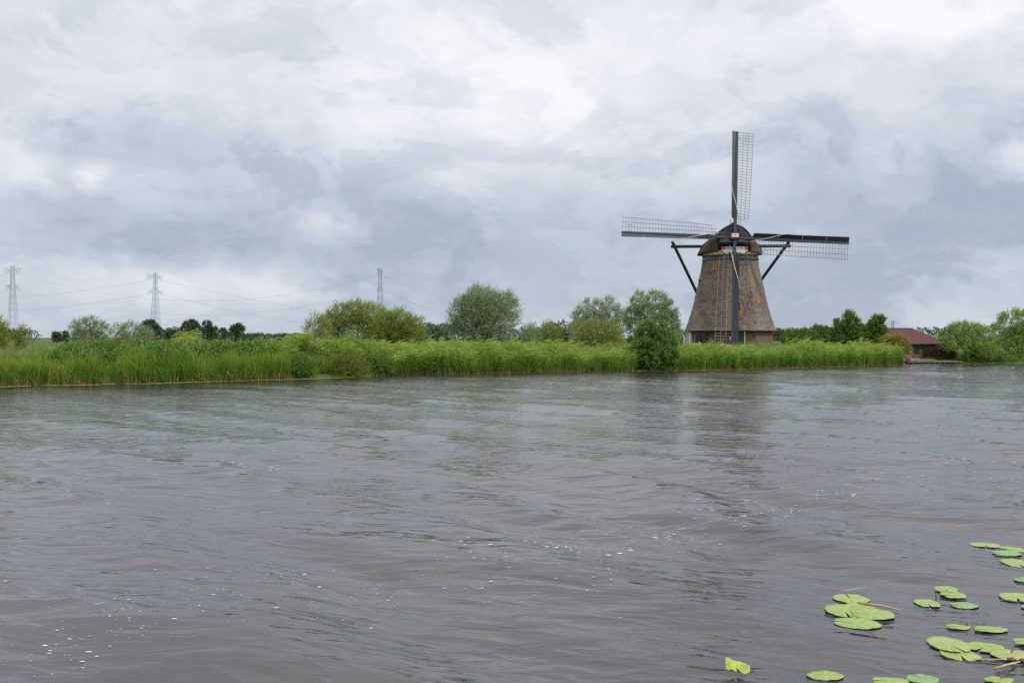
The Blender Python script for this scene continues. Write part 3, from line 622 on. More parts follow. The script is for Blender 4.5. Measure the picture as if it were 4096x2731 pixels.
def grass_clump(r, H=1.0, n=26, rad=.4, w=.018):
    B = Blades()
    for k in range(n):
        a, d = r.uniform(0, 6.28), rad * r.random() ** .5; x0, y0 = d * math.cos(a), d * math.sin(a); h = H * r.uniform(.45, 1.1); lean = r.normal(.28, .22) * h; ly = r.normal(0, .2) * h
        pts = [np.array([x0 + lean * t ** 1.8, y0 + ly * t ** 1.5, h * (t - .12 * t ** 3)]) for t in (0, .4, .75, 1)]
        B.ribbon(pts, [w, w, w * .7, .003], (math.cos(a * 3), math.sin(a * 3), .2), .15, 1, r.random())
    return B
def stalk_clump(r, H=1.8, n=7, rad=.3):
    B = Blades()
    for k in range(n):
        a, d = r.uniform(0, 6.28), rad * r.random() ** .5; x0, y0 = d * math.cos(a), d * math.sin(a); h = H * r.uniform(.55, 1.1); lean = r.normal(.08, .10) * h
        B.ribbon([(x0 + lean * t ** 1.5, y0, h * t) for t in (0, .5, 1)], [.016, .012, .006], (1, .2, 0), 0, 1, r.random() * .8)
        B.ribbon([(x0 + lean, y0, h), (x0 + lean + .04, y0, h + .1), (x0 + lean + .1, y0, h + .16)], [.01, .035, .006], (1, 0, .5), 1, 1, r.random() * .8)
    return B
def herb_clump(r, H=.55, n=70, rad=.42, lw=.075):
    """leafy mound of broad leaves"""
    P, D = [], []
    B = Blades()
    for k in range(n):
        d = r.normal(size=3); d[2] = abs(d[2]); d /= np.linalg.norm(d); p = d * np.array([rad, rad, H]) * (.6 + .45 * r.random())
        dd = d * .5 + r.normal(size=3) * .6 + np.array([.2, 0, .1]); dd /= np.linalg.norm(dd); L = r.uniform(.07, .14)
        s_ = np.cross(dd, r.normal(size=3) + np.array([0, -.6, .8])); B.ribbon([p, p + dd * L * .5, p + dd * L], [.01, lw * r.uniform(.6, 1.2), .004], s_, 0, 1, r.random())
    return B
BM = {
 'reed': blade_mat('reed_leaf', [(0, (.34, .23, .11)), (.10, (.32, .23, .10)), (.20, (.15, .21, .045)), (.5, (.095, .21, .012)), (.85, (.205, .345, .024)), (1.0, (.31, .39, .08))], (.30, .31, .07)),
 'cattail': blade_mat('cattail_leaf', [(0, (.36, .23, .10)), (.16, (.30, .22, .09)), (.30, (.095, .18, .018)), (.8, (.16, .30, .02)), (1.0, (.29, .35, .05))], (.36, .29, .09)),
 'grass': blade_mat('meadow_grass', [(0, (.055, .095, .018)), (.5, (.14, .23, .035)), (1.0, (.27, .31, .095))], (.38, .32, .15)),
 'sedge': blade_mat('sedge_leaf', [(0, (.10, .13, .03)), (.5, (.15, .29, .035)), (1.0, (.24, .38, .06))], (.30, .30, .08)),
 'lawn': blade_mat('bright_grass', [(0, (.09, .17, .02)), (1.0, (.20, .36, .045))], (.25, .34, .08)),
 'straw': blade_mat('dry_stalks', [(0, (.22, .18, .10)), (1.0, (.42, .34, .21))], (.34, .22, .13), .15, .8),
 'herb': LM['bramble'], 'herb_y': LM['willow_olive'],
}
def scatter(name, label, cat, clumps, mat, pts, rot, scl, idx):
    """one object whose clumps stand on the given points"""
    coll = bpy.data.collections.new(name + '_clumps')
    for k, B in enumerate(clumps): B.obj('clump_%02d' % k + '_' + name, mat, coll)
    me = bpy.data.meshes.new(name); n = len(pts); me.vertices.add(n); me.vertices.foreach_set('co', np.asarray(pts, np.float32).ravel()); me.update()
    a = me.attributes.new('rot', 'FLOAT_VECTOR', 'POINT'); a.data.foreach_set('vector', np.asarray(rot, np.float32).ravel())
    a = me.attributes.new('scl', 'FLOAT', 'POINT'); a.data.foreach_set('value', np.asarray(scl, np.float32))
    a = me.attributes.new('pick', 'INT', 'POINT'); a.data.foreach_set('value', np.asarray(idx, np.int32))
    o = bpy.data.objects.new(name, me); COL.objects.link(o); prop(o, label, cat, kind='stuff')
    t = bpy.data.node_groups.new(name + '_nodes', 'GeometryNodeTree')
    t.interface.new_socket('Geometry', in_out='INPUT', socket_type='NodeSocketGeometry'); t.interface.new_socket('Geometry', in_out='OUTPUT', socket_type='NodeSocketGeometry')
    N, L_ = t.nodes, t.links; gi, go = N.new('NodeGroupInput'), N.new('NodeGroupOutput')
    iop = N.new('GeometryNodeInstanceOnPoints'); ci = N.new('GeometryNodeCollectionInfo'); ci.inputs[0].default_value = coll
    ci.inputs['Separate Children'].default_value = True; ci.inputs['Reset Children'].default_value = True
    def na(nm, ty):
        k = N.new('GeometryNodeInputNamedAttribute'); k.data_type = ty; k.inputs[0].default_value = nm; return [s for s in k.outputs if s.enabled][0]
    L_.new(gi.outputs[0], iop.inputs['Points']); L_.new(ci.outputs[0], iop.inputs['Instance']); iop.inputs['Pick Instance'].default_value = True
    L_.new(na('pick', 'INT'), iop.inputs['Instance Index']); L_.new(na('rot', 'FLOAT_VECTOR'), iop.inputs['Rotation']); L_.new(na('scl', 'FLOAT'), iop.inputs['Scale'])
    L_.new(iop.outputs[0], go.inputs[0])
    md = o.modifiers.new('clumps', 'NODES'); md.node_group = t
    return o
def spots(n, px0, px1, d0, d1, power=1.0):
    """n random points behind the water's edge between two image columns, d metres inland"""
    t = rng.random(n); x0, x1 = [float(np.interp(p, PXX, PXW)) for p in (px0, px1)]
    x = x0 + (x1 - x0) * t; d = d0 + (d1 - d0) * rng.random(n) ** power
    return np.stack([x, bankY(x) + d, landz(x, d)], 1)
sr = np.random.default_rng(21)
REED = [reed_clump(sr) for _ in range(9)]; CAT = [cattail_clump(sr) for _ in range(8)]; GRS = [grass_clump(sr) for _ in range(6)]
SDG = [grass_clump(sr, 1.15, 34, .22, .022) for _ in range(6)]; LAWN = [grass_clump(sr, .45, 46, .4, .02) for _ in range(4)]; STK = [stalk_clump(sr) for _ in range(6)]; HRB = [herb_clump(sr) for _ in range(6)]
def put(name, label, cat, clumps, mat, sets, s=(.8, 1.15), turn=.5, zoff=-.03):
    P = np.concatenate(sets); n = len(P); P = P + np.array([0, 0, zoff])
    rot = np.stack([rng.normal(0, .04, n), rng.normal(.03, .05, n), rng.uniform(-turn, turn, n)], 1)
    patch = np.interp(CX + F * P[:, 0] / P[:, 1], [1100, 1500, 2400, 2650, 3050, 3200, 3500, 3610], [1.02, 1.02, .96, .87, .87, .93, .95, .85]) if name == 'reeds' else 1.0
    patch = patch * .92 + .12 * np.sin(P[:, 0] * .63 + 1) * np.sin(P[:, 0] * .21) + .06 * np.sin(P[:, 0] * 2.3 + P[:, 1])
    return scatter(name, label, cat, clumps, mat, P, rot, (rng.uniform(*s, n) * np.where(rng.random(n) < .05, 1.22, 1.0) * (1 + .13 * np.sin(P[:, 0] * 1.7 + 3 * np.sin(P[:, 1] * .8)) + .05 * np.sin(P[:, 0] * 5.3)) * patch), rng.integers(0, len(clumps), n))
def gaps(p, keep=.25):      # clusters and hollows
    v = np.sin(p[:, 0] * 2.1 + 2 * np.sin(p[:, 1] * 1.3)) + .8 * np.sin(p[:, 0] * .83 - p[:, 1] * 1.9) + .7 * np.sin(p[:, 1] * 3.1 + p[:, 0] * 4.3)
    return p[(v > -.1) | (rng.random(len(p)) < keep)]
def clear(p):      # no reeds where the alder bush stands
    px = CX + F * p[:, 0] / p[:, 1]; return p[~((px > 2535) & (px < 2690) & (p[:, 1] - bankY(p[:, 0]) < 2.3))]
put('reeds', 'tall bright green reeds leaning in the wind along the far bank', 'reeds', REED, BM['reed'],
    [spots(90, 1040, 1150, 3, 5), spots(30, 520, 640, 4, 6), gaps(clear(spots(5200, 1540, 3606, .05, 3.0, .8))), spots(2000, 1560, 3590, 3, 7), spots(330, 1300, 1560, 2.5, 5), spots(170, 1030, 1300, 3, 5.5), spots(60, 1000, 1140, 2.5, 4)], (.74, 1.06))
put('cattails', 'upright cattails and rushes with straw-brown feet along the water edge', 'cattails', CAT, BM['cattail'],
    [gaps(spots(3200, -500, 1150, .02, 1.5, .8), .35), clear(spots(2100, 1560, 3612, -.06, .55)), spots(900, 3050, 3612, .0, 1.2), spots(160, 880, 1130, 0, 1.4)], (.42, .92), 3.1)
put('meadow_grass', 'rough green and straw-coloured meadow grass behind the reeds', 'grass', GRS, BM['grass'],
    [spots(1700, -500, 1560, 1.2, 5), spots(2300, -500, 1700, 5, 16), spots(2600, 1500, 3620, 7, 22), spots(3600, -900, 3600, 16, 60), spots(500, 3900, 4600, 2, 14), spots(500, 3400, 3560, 3, 8)], (.7, 1.25), 3.1)
put('sedge', 'arching bright green sedge tufts between the cattails', 'sedge', SDG, BM['sedge'],
    [spots(900, -500, 1150, .1, 2.2), spots(260, 1150, 1560, .8, 2.4), clear(spots(420, 1560, 3600, .0, .5))], (.6, 1.15), 3.1)
put('dry_stalks', 'pale dry seed stalks rising above the bank vegetation', 'dry stalks', STK, BM['straw'],
    [spots(380, 60, 620, 4, 9), spots(320, 620, 1300, 3.5, 9), spots(60, 200, 1000, 1, 3), spots(160, 1500, 2500, 2, 7), spots(130, 2700, 3540, 1, 7), spots(50, 660, 860, 1.5, 4), spots(40, 1140, 1260, 4.5, 6.5)], (.5, .85), 3.1)
put('bank_grass', 'bright short grass on the sloping bank at the left edge', 'grass', LAWN, BM['lawn'], [spots(800, -500, 150, 1.8, 4.6), spots(60, 3735, 3800, 2.0, 2.6)], (.6, 1.0), 3.1)
def mound(p, k=.35):
    p = p.copy(); p[:, 2] += k * rng.random(len(p)) ** 2; return p
put('brambles', 'tangled bramble leaves covering the upper bank on the left side', 'brambles', HRB, BM['herb'],
    [mound(spots(2900, 110, 1050, 1.4, 5.0), .95), mound(spots(260, 0, 200, 4.2, 5.2)), mound(spots(500, 1040, 1300, 1.2, 4), .5), spots(400, 3850, 4500, .1, 2.5)], (.7, 1.25), 3.1)
put('yellow_herbs', 'yellow-green marsh herbs low on the bank', 'marsh herbs', HRB, BM['herb_y'],
    [mound(spots(200, 780, 1000, .1, 1.2), .2), mound(spots(160, 1260, 1450, 1, 3), .8), spots(60, 2060, 2170, .0, .5), mound(spots(120, 3180, 3400, 4, 6), .6)], (.5, .9), 3.1)

# floating leaf mats hugging the far bank
def disc_field(name, label, cat, P, rad, mat, squash=1.0, kind='stuff', n=7):
    V, Fq, rr = [], [], []
    for (x, y, z), r_ in zip(P, rad):
        b = len(V); a0 = random.random() * 6; st = random.uniform(.6, 1.0)
        for k in range(n):
            a = a0 + 2 * math.pi * k / n; q = r_ * random.uniform(.8, 1.1); V.append((x + q * math.cos(a), y + q * math.sin(a) * squash * st, z))
        Fq.append(tuple(range(b, b + n))); rr += [random.random()] * n
    me = quads_mesh(name, np.array(V), np.array(Fq), {'rnd': rr}); return prop(link(name, me, mat), label, cat, kind=kind)
LM['mat'] = leaf_mat('floating_leaf', (.13, .17, .025), (.30, .32, .06), .1, .4)
P, rd = [], []
for px0, px1, n, w in ((-300, 1130, 1500, 1.15), (1130, 1480, 500, 1.5), (1480, 1560, 40, .5), (2050, 2520, 260, .4), (2520, 2860, 420, .9), (2860, 3640, 900, .95), (3640, 4300, 700, 1.3)):
    for q in range(n):
        px = random.uniform(px0, px1); x = float(np.interp(px, PXX, PXW)); d = w * random.random() ** 1.3
        yy = float(bankY(x)) - d - (.55 if x > 36.5 and x < 45 else 0); P.append((x, yy, wz(x, yy) * .6 + .018)); rd.append(random.uniform(.06, .17))
disc_field('floating_leaves', 'yellow-green mat of floating leaves along the reed edge', 'floating plants', P, rd, LM['mat'])

# ---------------------------------------------------------------- windmill
yaw, tilt, rotb = -.06103, .22666, .05872
HUB = Vector((27.2514, 121.456, 14.9773))
fwv = Vector((math.sin(yaw) * math.cos(tilt), -math.cos(yaw) * math.cos(tilt), math.sin(tilt)))
rt = Vector((math.cos(yaw), math.sin(yaw), 0)); upv = fwv.cross(rt)
if upv.z < 0: upv = -upv
back = Vector((-math.sin(yaw), math.cos(yaw), 0))
TC = HUB + back * 4.2; TC.z = 0.0
GZ = 1.0
mill = empty('windmill', (TC.x, TC.y, GZ), 'thatched octagonal windmill with black sails standing behind the reeds', 'windmill')
O = Vector((TC.x, TC.y, GZ))
def LP(x, y, z):   # mill frame (x right, y back, z world height) -> relative to the mill's empty
    v = rt * x + back * y; return Vector((v.x, v.y, z - GZ))
def W(v): return Vector(v) - O
va = math.atan2(TC.x, TC.y)     # direction in which the mill is seen
CORN = [R(-52.5 - 45 * k) - va for k in range(8)]         # angles of the corners (world)
def octr(th, Rc, soft):
    d = min(abs((th - c + math.pi / 8 * 1000 * math.pi) % (math.pi / 4)) for c in CORN[:1]); c0 = CORN[0]
    u = ((th - c0) % (math.pi / 4)) - math.pi / 8
    ro = Rc * math.cos(math.pi / 8) / math.cos(u)
    return ro * (1 - soft) + soft * Rc * .965
PRO_Z = [3.28, 3.34, 3.55, 3.79, 4.39, 5.3, 6.2, 7.3, 8.38, 9.7, 11.03, 12.0, 12.42]
PRO_R = [5.62, 5.80, 5.66, 5.52, 5.33, 5.02, 4.75, 4.48, 4.27, 3.95, 3.65, 3.50, 3.44]
# windows in the thatch: (column, row centre, half-width px, half-height px)
def hit(px, py, Rc_fn):
    """point where the sight line through a pixel meets the thatch"""
    d = Vector(((px - CX) / F, 1, (HOR - py) / F)); o = Vector((0, 0, EYE)); s = 110.0
    while s < 135:
        p = o + d * s; q = Vector((p.x - TC.x, p.y - TC.y)); th = math.atan2(q.y, q.x)
        if q.length < Rc_fn(th, p.z): return p, th
        s += .02
    return None, None
def thatch_r(th, z): return octr(th, float(np.interp(z, PRO_Z, PRO_R)), .02)
WINS = [(2859.5, 1053.5, .235, .70, 'left'), (3030.5, 1184.5, .20, .76, 'right'), (2958, 1234, .21, .66, 'mid'), (2779.5, 1252, .20, .50, 'far')]
wins = []
for px, py, hw, hh, nm in WINS:
    p, th = hit(px, py, thatch_r)
    if p is None: continue
    k = round((th - CORN[0] - math.pi / 8) / (math.pi / 4)); fa = CORN[0] + math.pi / 8 + k * math.pi / 4     # facet direction
    nrm = Vector((math.cos(fa), math.sin(fa), 0)); tan = Vector((-math.sin(fa), math.cos(fa), 0))
    wins.append((p, nrm, tan, hw, hh, nm))
ths = np.linspace(0, 2 * math.pi, 8 * 34, endpoint=False) + CORN[0]
zs = np.concatenate([[3.28, 3.30, 3.34, 3.42], np.arange(3.55, 12.43, .15), [12.42]])
tv, tf, tr_ = [], [], np.random.default_rng(5)
for jz, z in enumerate(zs):
    Rc = float(np.interp(z, PRO_Z, PRO_R))
    for th in ths:
        r_ = octr(th, Rc, .02)
        r_ += .012 * math.sin(z * 10.3 + 2.0 * math.sin(th * 8)) + .02 * math.sin(th * 23 + z * 3) * math.sin(z * 2.1) + tr_.normal(0, .010)
        # cavity around the windows is cut below
        tv.append((r_ * math.cos(th), r_ * math.sin(th), z - GZ + (.03 * math.sin(th * 17) if jz < 3 else 0)))
nt = len(ths)
for jz in range(len(zs) - 1):
    for k in range(nt):
        a, b = jz * nt + k, jz * nt + (k + 1) % nt
        cx_, cy_, cz_ = [(tv[a][q] + tv[b + nt][q]) / 2 for q in range(3)]
        skip = False
        for p, nrm, tan, hw, hh, nm in wins:
            q = Vector((cx_, cy_, cz_)) + O - p
            if abs(q.dot(tan)) < hw and abs(q.z) < hh and q.dot(nrm) > -1.2: skip = True
        if not skip: tf.append((a, b, b + nt, a + nt))
# underside of the thatch eave and the top
bi = len(tv)
for th in ths: r_ = octr(th, 5.12, .05); tv.append((r_ * math.cos(th), r_ * math.sin(th), 3.42 - GZ))
for k in range(nt): tf.append((k, bi + k, bi + (k + 1) % nt, (k + 1) % nt))
ti = len(tv); tv.append((0, 0, 12.42 - GZ)); top0 = (len(zs) - 1) * nt
for k in range(nt): tf.append((top0 + k, top0 + (k + 1) % nt, ti))
me = bpy.data.meshes.new('thatched_body'); me.from_pydata(tv, [], tf); me.update(); me.shade_smooth()
link('thatched_body', me, M['thatch'], mill)
# windows set back in the thatch
for p, nrm, tan, hw, hh, nm in wins:
    w = MB(); c = p - O; up = Vector((0, 0, 1)); dpt = .30
    rot = Matrix((tan, nrm, up)).transposed()
    slope = .20 * hh * 2
    sl = .5 * (float(np.interp(p.z - hh, PRO_Z, PRO_R)) - float(np.interp(p.z + hh, PRO_Z, PRO_R)))
    for sgn in (-1, 1): w.prism([(-.55, -hh), (sl + .02, -hh), (-sl + .02, hh), (-.55, hh)], c + tan * (sgn * hw - (.05 if sgn > 0 else 0)), nrm, up, tan, .05)
    w.box(c + up * (-hh - .03) + nrm * (sl - .22), (hw + .01, .27, .03), rot); w.box(c + up * (hh + .02) + nrm * (-sl - .25), (hw, .25, .025), rot)
    w.box(c - nrm * .30, (hw, .02, hh), rot) if nm != 'left' else w.box(c - nrm * .30 - up * hh * .55, (hw, .02, hh * .45), rot)
    fr = w.build('window', M['yellow2'], mill)
    if nm != 'right': fr['label'] = 'narrow slit window with ochre reveal'
    MB().box(c - nrm * .262 + up * hh * .28, (hw * .55, .012, hh * .60), rot).build('pane', M['glass'], fr)
    if nm == 'left':
        b = MB(); cc = c - nrm * .242 + up * hh * .28
        for sx_ in (-1, 1): b.box(cc + tan * sx_ * hw * .55, (.018, .012, hh * .62), rot)
        for sz_ in (-1, 0, 1): b.box(cc + up * sz_ * hh * .60, (hw * .55, .013, .018), rot)
        b.build('glazing_frame', M['white'], fr)
# brick base
def face_pt(px, Rc, facet):   # point of a base facet met by an image column
    fa = CORN[0] - math.pi / 8 - facet * math.pi / 4 + math.pi / 4; nrm = Vector((math.cos(fa), math.sin(fa))); dd = Rc * math.cos(math.pi / 8)
    d = Vector(((px - CX) / F, 1)); s = (dd + nrm.dot(Vector((TC.x, TC.y)))) / nrm.dot(d); return d * s, nrm
RB0, RB1 = 5.38, 5.16
bv, bf, buv = [], [], []
me = bpy.data.meshes.new('brick_base'); pts = []
for k in range(8):
    a, b = CORN[k], CORN[(k + 1) % 8]; n0 = len(bv)
    for th, z, Rr in ((a, .6, RB0), (b, .6, RB0), (b, 3.6, RB1), (a, 3.6, RB1)): bv.append((Rr * math.cos(th), Rr * math.sin(th), z - GZ))
    bf.append((n0, n0 + 1, n0 + 2, n0 + 3)); buv += [(k * 4.1, 0), (k * 4.1 + 4.1, 0), (k * 4.1 + 4.1, 3.0), (k * 4.1, 3.0)]
me.from_pydata(bv, [], bf); uvl = me.uv_layers.new(name='UVMap')
for k, uvv in enumerate(buv): uvl.data[k].uv = uvv
me.update(); base_o = link('brick_base', me, M['brick'], mill)
def panel(px0, px1, z0, z1, facet, mat, name, out=.05, th=.05, parent=mill, Rc=None):
    p0, nr = face_pt(px0, Rc or RB0 - .03, facet); p1, _ = face_pt(px1, Rc or RB0 - .03, facet)
    c = Vector(((p0.x + p1.x) / 2, (p0.y + p1.y) / 2, (z0 + z1) / 2)) - O + Vector((nr.x, nr.y, 0)) * out
    tan = Vector((-nr.y, nr.x, 0)); rot = Matrix((tan, Vector((nr.x, nr.y, 0)), Vector((0, 0, 1)))).transposed()
    return MB().box(c, ((p1 - p0).length / 2, th / 2, (z1 - z0) / 2), rot).build(name, mat, parent), c, tan, Vector((nr.x, nr.y, 0)), rot, (p1 - p0).length / 2
# facets: 0 = right (corners -7.5/-52.5), 1 = front right, 2 = front left, 3 = left
for a, b in ((2783, 2804), (2807, 2828)):
    sh, c, tan, nr, rot, hw = panel(a, b, 1.45, 3.22, 2, M['black_paint'], 'shutter', .07)
    for q in range(3): MB().box(c + nr * .03 + tan * (q - 1) * hw * .62 , (hw * .27, .012, .86), rot).build('plank', M['black_paint'], sh)
sh, c, tan, nr, rot, hw = panel(2781, 2830, .95, 1.42, 2, M['tar_black'], 'lower_hatch', .05)
dr, c, tan, nr, rot, hw = panel(2950, 2974, .95, 3.2, 1, M['green_paint'], 'door', .04)
for q in range(4): MB().box(c + nr * .03 + tan * (q - 1.5) * hw * .5, (hw * .22, .012, 1.08), rot).build('plank', M['green_paint'], dr)
panel(2975.5, 2979.5, .95, 3.28, 1, M['yellow'], 'door_post', .12, .16)
pf, c, tan, nr, rot, hw = panel(2752, 2756, .9, 3.2, 3, M['white'], 'door_frame', .10, .25)
panel(2763, 2767.5, .9, 3.2, 3, M['white'], 'door_frame', .10, .25)
panel(2749, 2753, .75, 3.25, 3, M['white'], 'door_post', .45, .08)
panel(2757, 2763, .9, 3.0, 3, M['yellow2'], 'side_door', .12, .06)
MB().tube([c + nr * .45 + Vector((0, 0, .85)), c + nr * .45 + Vector((0, 0, 1.12))], [.13, .09], 8).build('wall_lamp', M['tar_black'], mill)
# rings under the cap
def ring(r0, r1, z0, z1, mat, name, n=64, parent=mill, oct_=False, r2=None):
    b = MB(); vs = []
    for rr_, z in ((r0, z0), (r1, z1), (r1 - .25, z1), (r0 - .25, z0)):
        for k in range(n):
            th = 2 * math.pi * k / n + CORN[0]; q = octr(th, rr_, .35) if oct_ else rr_
            vs.append((q * math.cos(th), q * math.sin(th), z - GZ + (.03 * math.sin(th * 9) if oct_ and z == z0 else 0)))
    fs = [(j_ * n + k, j_ * n + (k + 1) % n, ((j_ + 1) % 4) * n + (k + 1) % n, ((j_ + 1) % 4) * n + k) for j_ in range(4) for k in range(n)]
    b.add(vs, fs); return b.build(name, mat, parent, False)
ring(3.62, 3.50, 12.22, 12.62, M['lead'], 'lead_flashing', oct_=True)
ring(3.42, 3.36, 12.58, 12.78, M['tar_black'], 'curb_ring')
for k in range(28):    # boards of the yellow skirt ring
    a0, a1 = 2 * math.pi * k / 28, 2 * math.pi * (k + 1) / 28 - .006; b = MB(); vs = []
    for th in (a0, (a0 + a1) / 2, a1):
        for rr_ in (3.34, 3.28):
            for z in (12.74, 13.30): vs.append((rr_ * math.cos(th), rr_ * math.sin(th), z - GZ))
    b.add(vs, [(0, 4, 5, 1), (4, 8, 9, 5), (2, 3, 7, 6), (6, 7, 11, 10), (0, 1, 3, 2), (8, 10, 11, 9), (1, 5, 7, 3), (5, 9, 11, 7), (0, 2, 6, 4), (4, 6, 10, 8)])
    o = b.build('ring_board', M['yellow'], mill)

# cap
CY_ = [-3.05, -2.9, -2.2, -1.2, -.2, .8, 2.0, 3.2, 4.2, 4.7]
CW_ = [.47, .52, .78, .93, 1.0, 1.0, .93, .76, .50, .30]          # width
CZ_ = [1.0, 1.0, .995, .985, .975, .96, .93, .89, .83, .76]          # height
PW = [(0, 1.0), (.13, .935), (.40, .775), (.56, .665), (.74, .50), (.885, .28), (.965, .10), (1.0, 0.0)]   # half profile: width, height
cv, cf = [], []; npf = 34
def cap_profile(u):   # u 0 (left eave) .. 1 (right eave)
    s_ = abs(2 * u - 1); ww = float(np.interp(s_, [0, .12, .36, .50, .66, .82, .93, 1], [p[0] for p in PW])); hh = float(np.interp(s_, [0, .12, .36, .50, .66, .82, .93, 1], [p[1] for p in PW]))
    return (-ww if u < .5 else ww), hh
ysec = np.linspace(CY_[0], CY_[-1], 40)
cr_ = np.random.default_rng(3)
for y_ in ysec:
    wv = float(np.interp(y_, CY_, CW_)) * 4.05; hz = float(np.interp(y_, CY_, CZ_)); ez = 13.16 - .22 * math.sin(min(1, max(0, (y_ + 3.0) / 3.2)) * math.pi / 2) + (.25 * max(0, (y_ - 2) / 2.7))
    for k in range(npf + 1):
        uu, hh = cap_profile(k / npf)
        if y_ < -2: # front: rounder
            uu = math.copysign(abs(uu) ** (.95), uu)
        rat = abs(uu); uw = uu * 4.05 * (1 - (1 - wv / 4.05) * rat ** 1.5) if y_ < .5 else uu * wv
        zt = ez + (16.62 * hz + .42 * (1 - hz) - ez) * hh
        jit = cr_.normal(0, .012)
        v = LP(uw * (1 + jit * .4), y_, zt + jit); cv.append(tuple(v))
ns_ = npf + 1
for j_ in range(len(ysec) - 1):
    for k in range(npf): cf.append((j_ * ns_ + k, j_ * ns_ + k + 1, (j_ + 1) * ns_ + k + 1, (j_ + 1) * ns_ + k))
# thickness: inner shell and rims
off = len(cv)
for v in list(cv):
    v = Vector(v); c0 = LP(0, 0.6, 13.0); d = (c0 - v); d.normalize(); cv.append(tuple(v + d * .28))
for j_ in range(len(ysec) - 1):
    for k in range(npf): cf.append((off + j_ * ns_ + k, off + (j_ + 1) * ns_ + k, off + (j_ + 1) * ns_ + k + 1, off + j_ * ns_ + k + 1))
    for k in (0, npf): cf.append((j_ * ns_ + k, (j_ + 1) * ns_ + k, off + (j_ + 1) * ns_ + k, off + j_ * ns_ + k))
for jj in (0, len(ysec) - 1):
    for k in range(npf): cf.append((jj * ns_ + k, jj * ns_ + k + 1, off + jj * ns_ + k + 1, off + jj * ns_ + k))
lastr = (len(ysec) - 1) * ns_; cf.append(tuple(lastr + k for k in range(ns_)))
me = bpy.data.meshes.new('cap'); me.from_pydata(cv, [], cf); me.update(); me.shade_smooth()
cap = link('cap', me, M['thatch_cap'], mill)
# dark floor closing the cap from below
b = MB(); b.prism([(3.1 * math.cos(t), 3.1 * math.sin(t)) for t in np.linspace(0, 2 * math.pi, 24, endpoint=False)], LP(0, .3, 13.22), rt, back, (0, 0, 1), .05); b.build('cap_floor', M['tar_black'], mill)
# boarded gable of the cap
def fw_(z):   # half-width of the front opening at a height
    return float(np.interp(z, [13.2, 14.2, 15.15, 15.65, 16.15, 16.45, 16.66], [2.02, 2.0, 1.72, 1.22, .68, .34, .10]))
zb_ = np.linspace(15.02, 16.60, 11)
for k in range(10):
    z0, z1 = zb_[k], zb_[k + 1]; b = MB(); w0, w1 = fw_(z0), fw_(z1)
    vs = [LP(-w0, -3.20 , z0), LP(w0, -3.20, z0), LP(w1, -3.10, z1 + .03), LP(-w1, -3.10, z1 + .03), LP(-w0, -3.14, z0), LP(w0, -3.14, z0), LP(w1, -3.05, z1 + .03), LP(-w1, -3.05, z1 + .03)]
    b.add(vs, [(0, 1, 2, 3), (7, 6, 5, 4), (0, 4, 5, 1), (1, 5, 6, 2), (2, 6, 7, 3), (3, 7, 4, 0)]); b.build('gable_plank', M['black_paint'], mill)
b = MB(); vs, fs = [], []
prof = [(15.05, -3.12), (14.85, -3.30), (14.55, -3.47), (14.25, -3.56), (13.98, -3.58), (13.97, -3.50), (13.52, -3.50)]
nxp = 15
for z, yy in prof:
    for k in range(nxp): t = -1 + 2 * k / (nxp - 1); vs.append(LP(t * 1.93, yy + .22 * abs(t) ** 3, z))
for j_ in range(len(prof) - 1):
    for k in range(nxp - 1): fs.append((j_ * nxp + k, j_ * nxp + k + 1, (j_ + 1) * nxp + k + 1, (j_ + 1) * nxp + k))
b.add(vs, fs); fp = b.build('breast_panel', M['gloss_black'], mill); sm = fp.modifiers.new('thick', 'SOLIDIFY'); sm.thickness = .05; fp.data.shade_smooth()
MB().tube([LP(0, -3.0, 16.60), LP(0, 1.5, 16.52), LP(0, 4.2, 15.95)], [.16, .17, .12], 8).build('ridge_capping', M['tar_black'], mill, True)
MB().tube([LP(-.42, -3.0, 16.5), LP(-.42, -3.0, 17.08)], .035, 6).build('finial', M['blue'], mill)
# name board
nb = MB(); pl = []
s0 = [(-1.565, 0.0), (-1.565, -.39), (-1.60, -.43), (-1.48, -.50), (-1.33, -.56), (-1.28, -.68), (-1.10, -.78), (-.90, -.85), (-.78, -.78), (-.73, -.68), (-.62, -.66), (-.56, -.74), (-.52, -.80), (-.44, -.70), (-.33, -.66), (-.18, -.68)]
pl = [(x, z) for x, z in s0] + [(-x, z) for x, z in s0[::-1]]
bc = LP(0, -3.66, 13.61)
brd = nb.prism(pl, bc, rt, (0, 0, 1), back, .05).build('name_board', M['white'], mill)
e2 = MB(); e2.prism([(x * 1.018, z - .035 if z < 0 else z - .01) for x, z in pl], bc + back * .052, rt, (0, 0, 1), back, .03); e2.build('board_edge', M['edge_green'], brd)
for sgn in (-1, 1):
    MB().prism([(sgn * 1.20, -.005), (sgn * 1.555, -.005), (sgn * 1.555, -.385), (sgn * 1.20, -.385)], bc - back * .012, rt, (0, 0, 1), back, .011).build('red_field', M['red'], brd)
def lettering(txt, x, z, size, name, parent, mat, shear=.12, orig=None, spacing=1.0):
    cu = bpy.data.curves.new(name, 'FONT'); cu.body = txt; cu.size = size; cu.extrude = .004; cu.shear = shear; cu.space_character = spacing; cu.align_x = 'CENTER'; cu.align_y = 'CENTER'; cu.offset = .004
    tmp = bpy.data.objects.new('tmp', cu); COL.objects.link(tmp); dg = bpy.context.evaluated_depsgraph_get(); dg.update()
    me_ = bpy.data.meshes.new_from_object(tmp.evaluated_get(dg)); bpy.data.objects.remove(tmp)
    rotm = Matrix((rt, Vector((0, 0, 1)), -back)).transposed().to_4x4(); me_.transform(Matrix.Translation(orig + rt * x + Vector((0, 0, z)) - back * .018) @ rotm)
    me_.materials.clear(); return link(name, me_, mat, parent)
